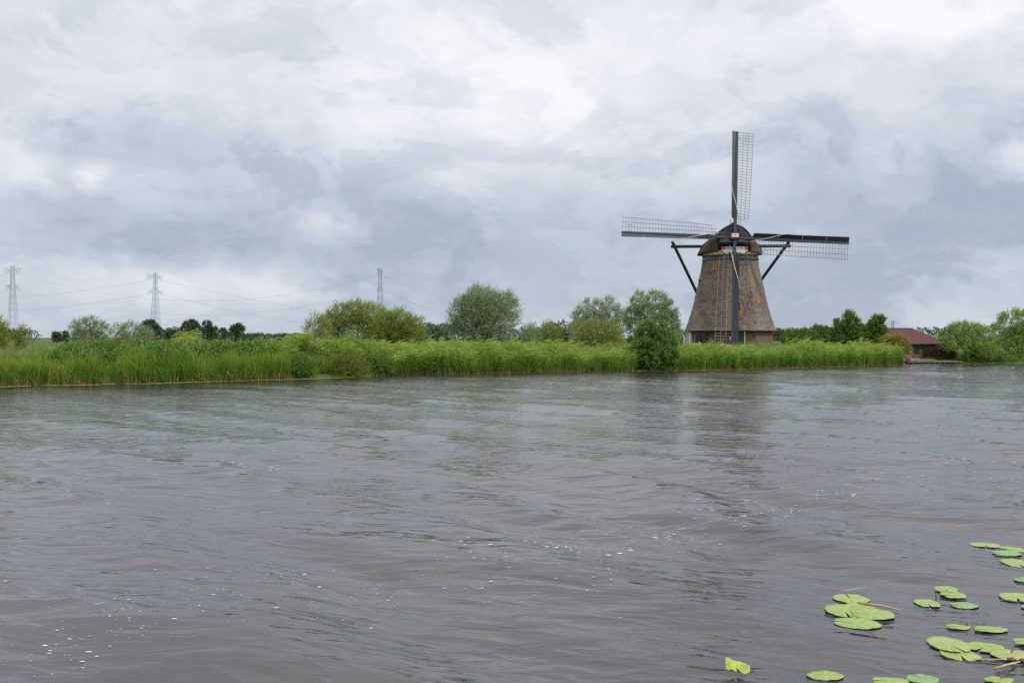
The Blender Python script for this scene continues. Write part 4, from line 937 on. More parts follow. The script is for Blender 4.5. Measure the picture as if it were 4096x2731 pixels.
lettering('ANNO', -.76, -.17, .31, 'lettering', brd, M['tar_black'], orig=bc)
lettering('-1740', .66, -.17, .34, 'lettering', brd, M['tar_black'], orig=bc)
# windshaft and hub
rotH = Matrix((rt, -fwv, upv)).transposed(); H0 = W(HUB)
MB().tube([H0 - fwv * .9, H0 - fwv * 3.2], .34, 12).build('windshaft', M['tar_black'], mill, True)
hub = MB().box(H0 - fwv * .50, (.43, .50, .27), rotH).build('shaft_head', M['cream'], mill)
MB().box(H0 - fwv * 0.0 , (.385, .012, .225), rotH).build('head_face', M['white'], hub)
b = MB()
for s1 in (-1, 1):
    b.box(H0 + rt * s1 * .415 , (.035, .03, .285), rotH); b.box(H0 + upv * s1 * .255, (.44, .028, .028), rotH)
    b.box(H0 + rt * s1 * .43 - fwv * .5 - upv * .27, (.03, .50, .02), rotH)
b.box(H0 - fwv * .5 - upv * .275, (.022, .50, .015), rotH); b.box(H0 - fwv * 1.0 - upv * .02, (.45, .03, .30), rotH)
b.build('head_trim', M['red'], hub)
star = []
for k in range(16):
    a = math.pi * k / 8 + math.pi / 8 * 0; r_ = .235 if k % 2 == 0 else .055; star.append((r_ * 1.25 * math.cos(a), r_ * .92 * math.sin(a)))
MB().prism(star, H0 + fwv * .013, rt, upv, fwv, .012).build('star', M['red'], hub)
for x_, z_ in ((-.30, .17), (-.31, .05), (-.30, -.08), (-.27, -.16), (.30, .17), (.31, .05), (.30, -.08), (.27, -.16)): MB().box(H0 + rt * x_ + upv * z_ + fwv * .016, (.018, .005, .014), rotH).build('painted_dot', M['red'], hub)
for s1 in (-1, 1):
    for s2 in (-1, 1): MB().box(H0 + rt * s1 * .52 + upv * s2 * .14 - fwv * .75, (.16, .12, .05), rotH).build('wedge', M['black_paint'], hub)
MB().box(H0 - upv * .42 - fwv * .35, (.20, .10, .10), rotH).build('wedge', M['black_paint'], hub)
# sails
a_up = upv * math.cos(rotb) + rt * math.sin(rotb); a_rt = rt * math.cos(rotb) - upv * math.sin(rotb)
L_S = 13.8
def sail(a, t, dep, label):
    """a: outward, t: towards the lattice side"""
    c0 = H0 - fwv * dep
    P = lambda r, u, w: c0 + a * r + t * u + fwv * w
    st = MB()
    st.beam(P(.0, 0, 0), P(5.5, .0, .0), .39, .36, .34, .30, side=t); st.beam(P(5.5, 0, 0), P(L_S, .0, .0), .34, .30, .22, .18, side=t)
    so = st.build('sail', M['black_paint'], mill); so['label'] = label
    r0, r1, nb_ = 1.95, L_S - .12, 33
    half = lambda r: .17 - .06 * min(1, r / L_S)
    ang = lambda r: R(float(np.interp(r, [1.9, 5, 13.8], [27, 17, 5])))
    wid = lambda r: float(np.interp(r, [1.9, 13.8], [1.66, 1.92]))
    Lp = lambda r, f, dz=0: P(r, half(r) + wid(r) * f * math.cos(ang(r)), -wid(r) * f * math.sin(ang(r)) + dz)
    for k in range(nb_):
        r = r0 + (r1 - r0) * k / (nb_ - 1); f1 = 1.04 if k > 2 else (.38 if k == 0 else .71 if k == 1 else 1.04)
        MB().beam(Lp(r, -.10), Lp(r, f1), .040, .045, .034, .038, side=a).build('lath', M['lath'], so)
    for f, k0 in ((.333, 0), (.667, 1), (1.0, 2)):
        ra = r0 + (r1 - r0) * k0 / (nb_ - 1) - .08; rs = np.linspace(ra, r1 + .05, 9); b = MB()
        for q in range(8): b.beam(Lp(rs[q], f, .035), Lp(rs[q + 1], f, .035), .045, .035, side=a.cross(fwv))
        b.build('sail_bar', M['lath'], so)
    ra = r1 - 1.15; MB().beam(Lp(ra, .5, .035), Lp(r1 - .35, .5, .035), .04, .035, side=t).build('sail_bar', M['lath'], so)
    # wind boards in four lengths on the leading side
    bang = lambda r: R(float(np.interp(r, [1.9, 6, 13.8], [52, 40, 26])))
    bw = lambda r: float(np.interp(r, [1.9, 8, 13.8], [.62, .60, .66]))
    Bp = lambda r, f, dz=0: P(r, -half(r) + .02 - bw(r) * f * math.cos(bang(r)), .06 + bw(r) * f * math.sin(bang(r)) + dz)
    cuts = [2.15, 5.3, 8.2, 11.1, L_S]
    for q in range(4):
        for f0, f1 in ((0, .48), (.50, 1.0)):
            b = MB(); rs = np.linspace(cuts[q] + .012, cuts[q + 1] - .012, 4); vs = []
            for r in rs:
                ff = f1
                for f in (f0, ff):
                    for dz in (.0, -.035): vs.append(Bp(r, f, dz))
            if q == 0:
                for f, i_ in ((f1, 2), (f1, 3)): vs[i_] = Bp(rs[0] + (.22 if f1 == 1.0 else .10), f, 0 if i_ == 2 else -.035)
            fs = []
            for s_ in range(3):
                o_ = s_ * 4; fs += [(o_, o_ + 2, o_ + 6, o_ + 4), (o_ + 1, o_ + 5, o_ + 7, o_ + 3), (o_, o_ + 4, o_ + 5, o_ + 1), (o_ + 2, o_ + 3, o_ + 7, o_ + 6)]
            fs += [(0, 1, 3, 2), (12, 14, 15, 13)]
            b.add(vs, fs); b.build('wind_board', M['black_paint'], so)
    for r in np.linspace(2.6, 13.4, 11): MB().beam(Bp(r, .98, .02), Bp(r + .12, .98, .02), .05, .03, side=fwv).build('cleat', M['lead'], so)
    # furled sail cloth: rope-like roll wound over the stock
    pts = [P(1.15, .62, .15), P(2.1, .42, .22), P(2.75, .26, .30), P(3.4, .15, .34), P(4.4, -.10, .42), P(5.3, -.38, .52), P(5.9, -.55, .56), P(6.6, -.62, .48), P(7.0, -.62, .35)]
    MB().tube(pts, [.010, .02, .075, .062, .06, .052, .045, .035, .015], 8).build('furled_sailcloth', M['rope'], so, True)
    MB().tube([P(12.6, .22, .12), P(12.9, .30, .14), P(13.25, .22, .12)], [.015, .06, .02], 6).build('cloth_end', M['rope'], so, True)
    MB().tube([P(2.75, .26, .30), P(1.6, .80, .0), P(.9, 1.4, -1.4)], .010, 4).build('rope', M['lath'], so)
sail(a_up, a_rt, .50, 'upright sail pointing at the sky')
sail(a_rt, -a_up, .95, 'sail pointing right with shaded boards')
sail(-a_up, -a_rt, .50, 'sail hanging down in front of the thatch')
sail(-a_rt, a_up, .95, 'sail pointing left')
# tail beams
def bar(p, q, w, name, mat='tar_black', lab=None):
    o = MB().beam(p, q, w, w).build(name, M[mat], mill)
    if lab: o['label'] = lab
    return o
bar(LP(-7.35, .3, 14.03), LP(7.60, .3, 14.03), .36, 'long_cross_beam')
bar(LP(-3.3, 3.9, 13.35), LP(3.3, 3.9, 13.35), .30, 'short_cross_beam')
TL = LP(-.15, 8.6, 2.4)
for sgn in (-1, 1):
    e = LP(-6.85 if sgn < 0 else 7.05, .62, 14.03); d = (e - TL).normalized(); tip = e + d * .78
    bar(TL, tip - d * .0, .27, 'long_brace'); MB().beam(tip, tip + d * .17, .29, .29).build('brace_tip', M['pink_red'], mill)
    bar(LP(sgn * 2.95, 4.1, 13.7), LP(sgn * .25, 8.4, 3.6), .22, 'short_brace')
bar(LP(0, 4.2, 13.6), LP(-.1, 8.9, 1.5), .38, 'tail_pole')
MB().tube([LP(-.9, 8.7, 2.0), LP(.8, 8.7, 2.0)], .22, 10).build('winch', M['tar_black'], mill)
# solid dark blocks painting in the shade of the gaps where the long beam emerges
for sgn in (-1, 1):
    b = MB(); b.add([LP(sgn * 2.6, -.62, 14.95), LP(sgn * 3.55, -.62, 14.1), LP(sgn * 4.02, -.55, 13.15), LP(sgn * 3.2, -.62, 13.2), LP(sgn * 2.6, 0.0, 14.95), LP(sgn * 3.55, 0.0, 14.1), LP(sgn * 4.02, 0.0, 13.15), LP(sgn * 3.2, 0.0, 13.2)],
                    [(0, 1, 2, 3), (4, 7, 6, 5), (0, 4, 5, 1), (1, 5, 6, 2), (2, 6, 7, 3), (3, 7, 4, 0)])
    b.build('beam_gap_shade', M['tar_black'], mill)
# small floodlight with aerial on the left flank
p, th = hit(2800, 1124, thatch_r)
if p is None: p = Vector((X(2799, TC.y), TC.y - .5, Z(1124, TC.y)))
MB().box(p - O + Vector((-.06, -.1, 0)), (.13, .13, .16)).tube([p - O + Vector((-.15, -.1, .1)), p - O + Vector((-.2, -.1, .62))], .012, 4).build('floodlight', M['tar_black'], mill)

# fence posts and barrier tape in front of the mill
for lab, px, yt in (('white fence post with barrier tape, left of the hanging sail', 2797, 1368), ('white fence post beside the foot of the hanging sail', 2921, 1379), ('short grey fence post near the white door frame', 2746, 1374)):
    Yp = 100.0; z0 = .9; t = empty('fence_post', (X(px, Yp), Yp, z0), lab, 'post', 'posts of the low fence before the windmill')
    h = Z(yt, Yp) - z0
    MB().box((0, 0, h / 2 - .1), (.045, .045, h / 2 + .1)).build('post', M['white'], t); MB().box((0, 0, h + .01), (.055, .055, .02)).build('post_cap', M['white'], t)
b = MB(); prev = None
tape = empty('barrier_tape', (X(2746, 100), 100, .9), 'red and white barrier tape strung between the fence posts', 'tape')
ptt = [(X(px, 99.93), 99.93, Z(py, 99.93)) for px, py in ((2748, 1376), (2770, 1375.5), (2797, 1374), (2830, 1377), (2860, 1378), (2890, 1377), (2921, 1383))]
full = []
for q in range(len(ptt) - 1):
    for s_ in range(4): full.append(Vector(ptt[q]).lerp(Vector(ptt[q + 1]), s_ / 4))
full.append(Vector(ptt[-1])); to = Vector(tape.location)
for q in range(len(full) - 1):
    MB().beam(full[q] - to, full[q + 1] - to, .012, .075, side=(0, 1, 0)).build('tape_band', M['pink_red'] if q % 2 else M['white'], tape)

# ---------------------------------------------------------------- cabin
psi = R(25); ux = Vector((math.cos(psi), math.sin(psi), 0)); uy = Vector((-math.sin(psi), math.cos(psi), 0)); uz = Vector((0, 0, 1))
C0 = Vector((X(3633, 100.7), 100.7, .38))
cab = empty('cabin', C0, 'low brown timber cabin with dark red roof and green windows', 'cabin')
def Q(x, y, z): return ux * x + uy * y + uz * z
LEN, DEP, EV, RZ = 5.0, 9.1, 1.60, 3.03
rotC = Matrix((ux, uy, uz)).transposed()
MB().box(Q(LEN / 2, DEP / 2, EV / 2 - .1), (LEN / 2 - .03, DEP / 2 - .03, EV / 2 + .1), rotC).build('wall', M['planks'], cab)
npk = 16
winx = [(.55, 1.10), (1.68, 2.22), (2.92, 3.48)]
winr = []
def colx(px):   # position along the front wall met by an image column
    d = Vector(((px - CX) / F, 1)); n = Vector((-uy.x, -uy.y)); s = n.dot(Vector((C0.x, C0.y))) / n.dot(d); p = d * s; return (Vector((p.x, p.y)) - Vector((C0.x, C0.y))).dot(Vector((ux.x, ux.y))), s
for a, b_, y0, y1 in ((3656, 3673, 1375, 1410), (3692.5, 3709, 1376.5, 1394), (3728.5, 3746, 1375.5, 1398)):
    xa, sa = colx(a); xb, sb = colx(b_); winr.append((xa, xb, Z(y1, sa) - C0.z, Z(y0, sa) - C0.z))
for k in range(npk):
    z0, z1 = EV * k / npk, EV * (k + 1) / npk - .006
    b = MB(); b.add([Q(-.02, -.055, z0), Q(LEN, -.055, z0), Q(LEN, -.02, z1), Q(-.02, -.02, z1), Q(-.02, -.005, z0), Q(LEN, -.005, z0), Q(LEN, -.005, z1), Q(-.02, -.005, z1)],
          [(0, 1, 2, 3), (7, 6, 5, 4), (0, 4, 5, 1), (1, 5, 6, 2), (2, 6, 7, 3), (3, 7, 4, 0)]); b.build('plank', M['planks'], cab)
nz = 26
for k in range(nz):   # gable boarding
    z0, z1 = RZ * k / nz, RZ * (k + 1) / nz - .006
    ya = 0 if z1 < EV else (z1 - EV) / (RZ - EV) * DEP / 2; yb = DEP - ya
    if yb - ya < .2: continue
    b = MB(); b.add([Q(-.055, ya, z0), Q(-.055, yb, z0), Q(-.02, yb, z1), Q(-.02, ya, z1), Q(-.005, ya, z0), Q(-.005, yb, z0), Q(-.005, yb, z1), Q(-.005, ya, z1)],
          [(3, 2, 1, 0), (4, 5, 6, 7), (1, 5, 4, 0), (2, 6, 5, 1), (3, 7, 6, 2), (0, 4, 7, 3)]); b.build('plank', M['redplank'], cab)
for xx in (0, LEN):
    MB().prism([(0, 0), (DEP, 0), (DEP, EV), (DEP / 2, RZ - .06), (0, EV)], Q(xx - (.0 if xx == 0 else .03), 0, 0), uy, uz, ux, .03).build('gable', M['redplank'], cab)
MB().box(Q(-.04, -.06, EV / 2), (.04, .04, EV / 2), rotC).build('corner_post', M['green_paint'], cab)
# roof: courses of sheet on both slopes
rs_ = (RZ - EV) / (DEP / 2); nrow = 7; ov = .35
for side in (0, 1):
    for k in range(nrow):
        y0 = -ov + (DEP / 2 + ov) * k / nrow; y1 = -ov + (DEP / 2 + ov) * (k + 1) / nrow + .05
        f = (lambda y: y) if side == 0 else (lambda y: DEP - y)
        zt = lambda y: EV + rs_ * y + .04
        b = MB(); xa, xb = -.32, LEN + .32
        b.add([Q(xa, f(y0), zt(y0) + .035), Q(xb, f(y0), zt(y0) + .035), Q(xb, f(y1), zt(y1) + .02), Q(xa, f(y1), zt(y1) + .02), Q(xa, f(y0), zt(y0) + .012), Q(xb, f(y0), zt(y0) + .012), Q(xb, f(y1), zt(y1)), Q(xa, f(y1), zt(y1))],
              [(0, 1, 2, 3), (7, 6, 5, 4), (0, 4, 5, 1), (1, 5, 6, 2), (2, 6, 7, 3), (3, 7, 4, 0)]); b.build('roof_sheet', M['roof'], cab)
    for xe in (-.34, LEN + .34):
        y0 = -ov - .02; f = (lambda y: y) if side == 0 else (lambda y: DEP - y)
        MB().beam(Q(xe, f(y0), EV + rs_ * y0 - .02), Q(xe, DEP / 2, RZ - .02), .04, .20).build('barge_board', M['green_paint'], cab)
        MB().beam(Q(xe, f(y0), EV + rs_ * y0 + .10), Q(xe, DEP / 2, RZ + .10), .07, .03).build('verge_trim', rough_mat('pale_green_trim', (.16, .34, .28), (.24, .44, .36), 5) if 'trim' not in M else M['trim'], cab)
MB().beam(Q(-.34, DEP / 2, RZ + .10), Q(LEN + .34, DEP / 2, RZ + .10), .22, .05).build('ridge_cap', M['pink_red'] if 0 else M['greywood'], cab)
MB().beam(Q(-.34, -ov - .04, EV - rs_ * ov + .02), Q(LEN + .34, -ov - .04, EV - rs_ * ov + .02), .09, .07).build('gutter', M['greywood'], cab)
for xa, xb, za, zb in winr:
    fr = MB(); cx_, cz_, hw, hh = (xa + xb) / 2, (za + zb) / 2, (xb - xa) / 2, (zb - za) / 2; yy = -.085
    for s1 in (-1, 1): fr.box(Q(cx_ + s1 * hw, yy, cz_), (.035, .04, hh + .035), rotC); fr.box(Q(cx_, yy, cz_ + s1 * hh), (hw - .035, .04, .035), rotC)
    fo = fr.build('window', M['green_paint'], cab)
    MB().box(Q(cx_, -.072, cz_), (hw, .008, hh), rotC).build('pane', M['glass'], fo)
    MB().box(Q(cx_, -.09, cz_), (.015, .012, hh), rotC).box(Q(cx_, -.09, cz_ ), (hw, .010, .015), rotC).build('glazing_bar', M['green_paint'], fo)
# jetty
jet = empty('jetty', (X(3632, 94.6), 94.6, 0), 'low grey wooden jetty along the water before the cabin', 'jetty')
x0, x1 = X(3628, 94.6), X(3848, 94.6); jo = Vector(jet.location)
n = 34
for k in range(n):
    xa = x0 + (x1 - x0) * k / n; wdt = (x1 - x0) / n; zr_ = .235 + random.uniform(-.006, .006)
    MB().box(Vector((xa + wdt / 2, 95.55, zr_)) - jo, (wdt / 2 - .008, .95, .02)).build('deck_plank', M['greywood'], jet)
MB().box(Vector(((x0 + x1) / 2, 94.56, .20)) - jo, ((x1 - x0) / 2, .03, .055)).build('edge_board', M['greywood'], jet)
MB().box(Vector(((x0 + x1) / 2, 94.75, .08)) - jo, ((x1 - x0) / 2, .02, .075)).build('retaining_board', M['darkwood'], jet)
for k in range(11): MB().tube([Vector((x0 + .1 + (x1 - x0 - .2) * k / 10, 94.64, -.4)) - jo, Vector((x0 + .1 + (x1 - x0 - .2) * k / 10, 94.64, .17)) - jo], .055, 7).build('pile', M['greywood'], jet)
# gate beside the hedge
gt = empty('garden_gate', (X(3681, 97.5), 97.5, .3), 'weathered wooden gate at left end of the bronze hedge', 'gate')
for k in range(3): MB().box((k * .13, 0, .42 - .03 * (k % 2)), (.035, .02, .46)).build('board', M['darkwood' if k == 2 else 'bark'], gt)
MB().box((.13, .035, .70), (.17, .015, .03)).box((.13, .035, .25), (.17, .015, .03)).build('rail', M['bark'], gt)
pa = MB().box((X(3655, 98), 98.4, .335), (1.6, 1.8, .03)).build('path', M['plaster']); pa['kind'] = 'structure'

# ---------------------------------------------------------------- pylons and cables
def lattice_tower(prof, H, nseg, th):
    b = MB(); zs_ = [H * (1 - (1 - k / nseg) ** 1.0) for k in range(nseg + 1)]
    hw = lambda z: float(np.interp(z, [p[0] for p in prof], [p[1] for p in prof]))
    for k in range(nseg):
        z0, z1 = zs_[k], zs_[k + 1]; w0, w1 = hw(z0), hw(z1)
        c0 = [(-w0, -w0, z0), (w0, -w0, z0), (w0, w0, z0), (-w0, w0, z0)]; c1 = [(-w1, -w1, z1), (w1, -w1, z1), (w1, w1, z1), (-w1, w1, z1)]
        for q in range(4):
            b.beam(c0[q], c1[q], th * 1.25, th * 1.25); b.beam(c0[q], c1[(q + 1) % 4], th * .6, th * .6); b.beam(c0[(q + 1) % 4], c1[q], th * .6, th * .6)
            if k % 2 == 0: b.beam(c1[q], c1[(q + 1) % 4], th * .7, th * .7)
    return b
def pylon(label, px, ytop, Y, arm_yaw, zarms, S=1.0, th=.17, horns=True):
    z0 = .8; H = Z(ytop, Y) - z0
    t = empty('pylon', (X(px, Y), Y, z0), label, 'pylon', 'steel lattice pylons', arm_yaw)
    prof = [(0, 3.6 * S), (H * .55, 1.85 * S), (H * .8, 1.25 * S), (H, .95 * S)]
    lattice_tower(prof, H, 22, th).build('tower_frame', M['steel'], t)
    ends = []
    for za, hl, rise in zarms:
        b = MB(); z = H * za; w = 1.0 * S
        for sgn in (-1, 1):
            tipv = Vector((sgn * hl, 0, z + rise * .0)); tipu = Vector((sgn * (hl + (1.6 * S if rise else 0)), 0, z + rise))
            for yy in (-w, w):
                b.beam((sgn * w, yy, z), tipv, th * .8, th * .8); b.beam((sgn * w, yy, z + 1.5 * S), tipu if rise else tipv, th * .7, th * .7)
                if rise: b.beam(tipv, tipu, th * .8, th * .8)
                for q in range(1, 5):
                    f = q / 5; lo = Vector((sgn * w, yy, z)).lerp(tipv, f); hi = Vector((sgn * w, yy, z + 1.5 * S)).lerp(tipu if rise else tipv, f - .1); b.beam(lo, hi, th * .5, th * .5)
        b.build('cross_arm', M['steel'], t); ends.append((z, hl))
    ins = []
    for z, hl in ends:
        for sgn in (-1, 1):
            for f in (.55, .98):
                for q in (-1, 1):
                    e = Vector((sgn * hl * f, q * 1.9 * S, z - 2.6 * S)); MB().tube([(sgn * hl * f, 0, z), e], .14 * S, 5).build('insulator', M['steel'], t); ins.append(e)
    t['ins'] = 0; del t['ins']
    mw = Matrix.Translation(t.location) @ Matrix.Rotation(arm_yaw, 4, 'Z'); return [mw @ e for e in ins]
P1 = pylon('leftmost pylon with raised horns seen almost face on', 51, 1062, 700, R(8), [(.72, 12.5 * .36, 0), (.93, 4.6, 2.2)], .95)
P2 = pylon('second pylon from the left, turned, above the dark round tree', 622, 1090, 775, R(58), [(.72, 6.5, 0), (.93, 6.5, 2.4)], .95)
P3 = pylon('third pylon, seen edge on, rising behind the olive willow bush', 1521, 1070, 720, R(84), [(.72, 6.5, 0), (.93, 6.5, 2.4)], .90)
def far_pylon(label, px, ytop, Y, ay, hl):
    z0 = .8; H = Z(ytop, Y) - z0; t = empty('pylon', (X(px, Y), Y, z0), label, 'pylon', 'steel lattice pylons', ay)
    lattice_tower([(0, 5.5), (H * .6, 2.2), (H, 1.6)], H, 14, .42).build('tower_frame', M['steel'], t)
    b = MB(); z = H * .88
    for sgn in (-1, 1):
        b.beam((0, 0, z), (sgn * hl * .62, 0, z), .5, .5); b.beam((0, 0, H), (sgn * hl * .62, 0, z), .4, .4); b.beam((sgn * hl * .62, 0, z), (sgn * hl, 0, z - hl * .42), .35, .35); b.beam((sgn * hl * .55, 0, z), (sgn * 1.2, 0, z - hl * .42), .4, .4)
    b.build('cross_arm', M['steel'], t)
    mw = Matrix.Translation(t.location) @ Matrix.Rotation(ay, 4, 'Z'); return [mw @ Vector((s_ * hl, 0, z - hl * .42)) for s_ in (-1, 1)] + [mw @ Vector((s_ * hl * .62, 0, H * .7)) for s_ in (-1, 1)]
P4 = far_pylon('faint far pylon with drooping arms above the cabin roof', 3571, 1282, 2100, 0, 15)
P5 = far_pylon('faint far pylon half hidden between the willow and the windmill', 2707, 1232, 1500, R(50), 12)
def cable(a, b, sag, r=.028, lab='thin overhead power cable sagging between the pylons'):
    a, b = Vector(a), Vector(b); n = 28; pts = [a.lerp(b, k / n) - Vector((0, 0, 4 * sag * (k / n) * (1 - k / n))) for k in range(n + 1)]
    o = MB().tube([p - a for p in pts], r, 4).build('power_cable', M['cable']); o.location = a; prop(o, lab, 'cable', 'overhead power cables')
def near(ins, low, k):
    zs_ = sorted({round(p.z, 1) for p in ins}); zz_ = zs_[0] if low else zs_[-1]; c = [p for p in ins if abs(p.z - zz_) < .5]; c.sort(key=lambda p: p.x); return c[k]
for low, sag in ((True, 17.5), (False, 18.5)):
    lv = 'lower' if low else 'upper'; st_ = lambda k: 'nearer' if k in (0, -1) else 'farther'
    for k in (-1, -2): cable(near(P1, low, k), near(P3, low, (0 if k == -1 else 1)), sag, lab='%s power cable, %s strand, from the leftmost to the third pylon' % (lv, st_(k)))
    for k in (0, 1): a = near(P1, low, k); cable(a, Vector((X(-900, 640), 640, a.z - 1)), 14, lab='%s power cable, %s strand, leaving the leftmost pylon out of the photo' % (lv, st_(k)))
    for k in (0, 1): a = near(P2, low, k); cable(a, Vector((X(-950, 900), 900, a.z)), 14, .032, lab='%s power cable, %s strand, from the second pylon towards the left edge' % (lv, st_(k)))
    for k in (-1, -2): a = near(P2, low, k); cable(a, Vector((X(2560, 1500), 1500, a.z + 2)), 36 if low else 31, .045, lab='%s power cable, %s strand, dropping right from the second pylon' % (lv, st_(k)))
    for k in (-1, -2): a = near(P3, low, k); cable(a, P5[0 if low else 1] + Vector((0, 0, 2.0 if low else 7.0)), 38 if low else 34, .045, lab='%s power cable, %s strand, dropping right from the third pylon' % (lv, st_(k)))
for k in (0, 1):
    cable(P4[1 + 2 * k - k], Vector((X(4700, 1900), 1900, 18 - 3 * k)), 6, .14, lab='%s faint cable right of the far drooping-armed pylon' % ('upper', 'lower')[k]); cable(P4[0], Vector((X(2500, 2400), 2400, 15 + 4 * k)), 6, .14, lab='%s faint cable left of the far drooping-armed pylon' % ('lower', 'upper')[k])

# ---------------------------------------------------------------- birds
for k, (px, py, lab) in enumerate(((2448, 964, 'tiny distant bird, leftmost of the small flock'), (2469, 957.5, 'tiny distant bird, highest of the small flock'), (2475, 971, 'tiny distant bird, lowest right of the small flock'), (2464, 967, 'tiny distant pale bird in the middle of the flock'))):
    Yb = 150; t = MB(); s = .20
    t.tube([(-.22, 0, 0), (-.1, 0, .02), (.1, 0, .02), (.24, 0, .04), (.30, 0, .05)], [.01, .05, .055, .035, .01], 6)
    t.add([(-.08, 0, .03), (.10, 0, .03), (.02, -.28, .20), (-.06, -.55, .12)], [(0, 1, 2, 3)]); t.add([(-.08, 0, .03), (.10, 0, .03), (.02, .28, .20), (-.06, .55, .12)], [(3, 2, 1, 0)])
    o = t.build('bird', M['bird']); o.location = (X(px, Yb), Yb, Z(py, Yb)); o.rotation_euler = (0, 0, R(60 + 25 * k)); o.scale = (.22, .22, .22); prop(o, lab, 'bird', 'small flock of birds left of the sail')

# ---------------------------------------------------------------- lily pads
def pad_mesh(rx, ry, seed, turn, curl=0.0, notch=.20):
    """heart-shaped floating leaf; returns local vertices"""
    r = np.random.default_rng(seed); nr_, na_ = 7, 44; V, Fq, UV = [], [], []
    ph = r.uniform(0, 6.28, 4)
    for j_ in range(nr_ + 1):
        t = j_ / nr_
        for k in range(na_ + 1):
            a = notch / 2 + (2 * math.pi - notch) * k / na_
            edge = 1 + .025 * math.sin(5 * a + ph[0]) + .008 * math.sin(11 * a + ph[1]) + (.007 * r.normal() if j_ == nr_ else 0)
            lobe = 1.0 - .13 * math.exp(-((min(a, 2 * math.pi - a)) / .30) ** 2)
            q = t * edge * lobe; x_, y_ = q * math.cos(a) - .0, q * math.sin(a)
            ct, st_ = math.cos(turn), math.sin(turn)
            V.append((rx * (x_ * ct - y_ * st_), ry * (x_ * st_ + y_ * ct), .004 + .005 * t * t * math.sin(3 * a + ph[2]) * .6 + .0012 * math.sin(9 * a + ph[3]) * t)); UV.append((a / 6.283 * 1.0, t))
    for j_ in range(nr_):
        for k in range(na_): q = j_ * (na_ + 1) + k; Fq.append((q, q + 1, q + na_ + 2, q + na_ + 1))
    return np.array(V), np.array(Fq), UV
PADS = [
 (3405, 2404, 72, 38, 1.6, 'y', 'narrow speckled lily pad at the top of the left cluster of five'),
 (3440, 2436, 58, 30, .4, 'y', 'yellowish lily pad mostly hidden under others in the left cluster'),
 (3378, 2455, 74, 55, 4.6, 'g', 'broad lily pad with torn lower edge at left of the cluster'),
 (3489, 2469, 88, 46, 2.9, 'g', 'long lily pad lying over its neighbours at right of the cluster'),
 (3427, 2506, 95, 50, 2.9, 'g', 'largest fresh green lily pad at the bottom of the left cluster'),
 (3710, 2420, 47, 35, 4.5, 'g', 'heart-shaped lily pad touching the upright brown stem'),
 (3785, 2370, 44, 23, 4.4, 'g', 'uppermost of the trio of pads beside the upright stem'),
 (3815, 2391, 49, 27, 3.3, 'g', 'lily pad tucked below the uppermost pad of the trio'),
 (3857, 2429, 55, 27, 3.0, 'b', 'bright green pad floating alone right of the stem'),
 (3833, 2516, 49, 20, 3.0, 'g', 'small pad pierced by a leaning brown stem'),
 (3962, 2528, 67, 25, 3.0, 'g', 'long thin tilted pad right of the leaning stem'),
 (3797, 2590, 76, 66, 5.0, 'y', 'big round yellowing pad with brown marks'),
 (3842, 2627, 76, 54, 4.5, 'y', 'ragged yellow pad overlapping the big round one'),
 (3940, 2597, 77, 43, 3.9, 'g', 'pad with pale midrib joining two clusters'),
 (4045, 2630, 76, 50, 1.0, 'y', 'yellow-streaked pad above the dead stalks'),
 (4108, 2583, 54, 28, 3.0, 'g', 'pad cut by the right edge above the streaked pad'),
 (3301, 2706, 76, 36, 2.6, 'g', 'tilted oval pad alone near the bottom edge'),
 (3561, 2729, 76, 30, 3.0, 'g', 'flat pad cut by the bottom edge, left of its bluish neighbour'),
 (3692, 2726, 62, 40, 2.0, 'b', 'bluish green pad cut by the bottom edge'),
 (3998, 2740, 58, 26, 1.0, 'g', 'sliver of pad at the bottom edge near the dead stalks'),
 (3940, 2188, 57, 20, 4.5, 'y', 'far yellow pad, uppermost of all the lily pads'),
 (4040, 2200, 47, 13, 3.0, 'g', 'thin far pad half awash behind its neighbour'),
 (4074, 2211, 44, 13, 3.0, 'g', 'thin far pad cut by the right edge, upper group'),
 (4027, 2222, 56, 23, 3.0, 'b', 'notched oval pad in the upper group'),
 (4074, 2262, 58, 43, 4.4, 'g', 'rounder pad below the upper group at the right edge'),
 (4104, 2341, 44, 20, 2.0, 'b', 'single pad cut by the right edge beside the short stump'),
 (4070, 2402, 64, 38, 4.3, 'y', 'two-lobed pad with brown scar near the right edge'),
 (4120, 2447, 35, 18, 3.0, 'y', 'small pad sliver cut by the right edge'),
]
for k, (px, py, hw, hpx, turn, cm, lab) in enumerate(PADS):
    Yp = YW(py); xp = X(px, Yp); rx = hw / F * Yp; ry = hpx / 2 / (py - HOR) * Yp
    V, Fq, UV = pad_mesh(rx, ry, 100 + k, turn)
    zz_ = wave(V[:, 0] + xp, V[:, 1] + Yp, max(Yp * .0074, .02)); lvl = .6 * zz_ + .4 * zz_.max(); V[:, 2] += np.maximum(lvl, zz_) + .001 + .0035 * (k % 4)
    me = quads_mesh('lily_pad', V, Fq, smooth=True); uvl = me.uv_layers.new(name='UVMap')
    li = np.zeros(len(me.loops), np.int32); me.loops.foreach_get('vertex_index', li); uvl.data.foreach_set('uv', np.array(UV, np.float32)[li].ravel())
    o = link('lily_pad', me, M[{'g': 'lily_green', 'y': 'lily_yellow', 'b': 'lily_blue'}[cm]]); o.location = (xp, Yp, 0); prop(o, lab, 'lily pad', 'water lily pads')
    s_ = o.modifiers.new('thick', 'SOLIDIFY'); s_.thickness = .003
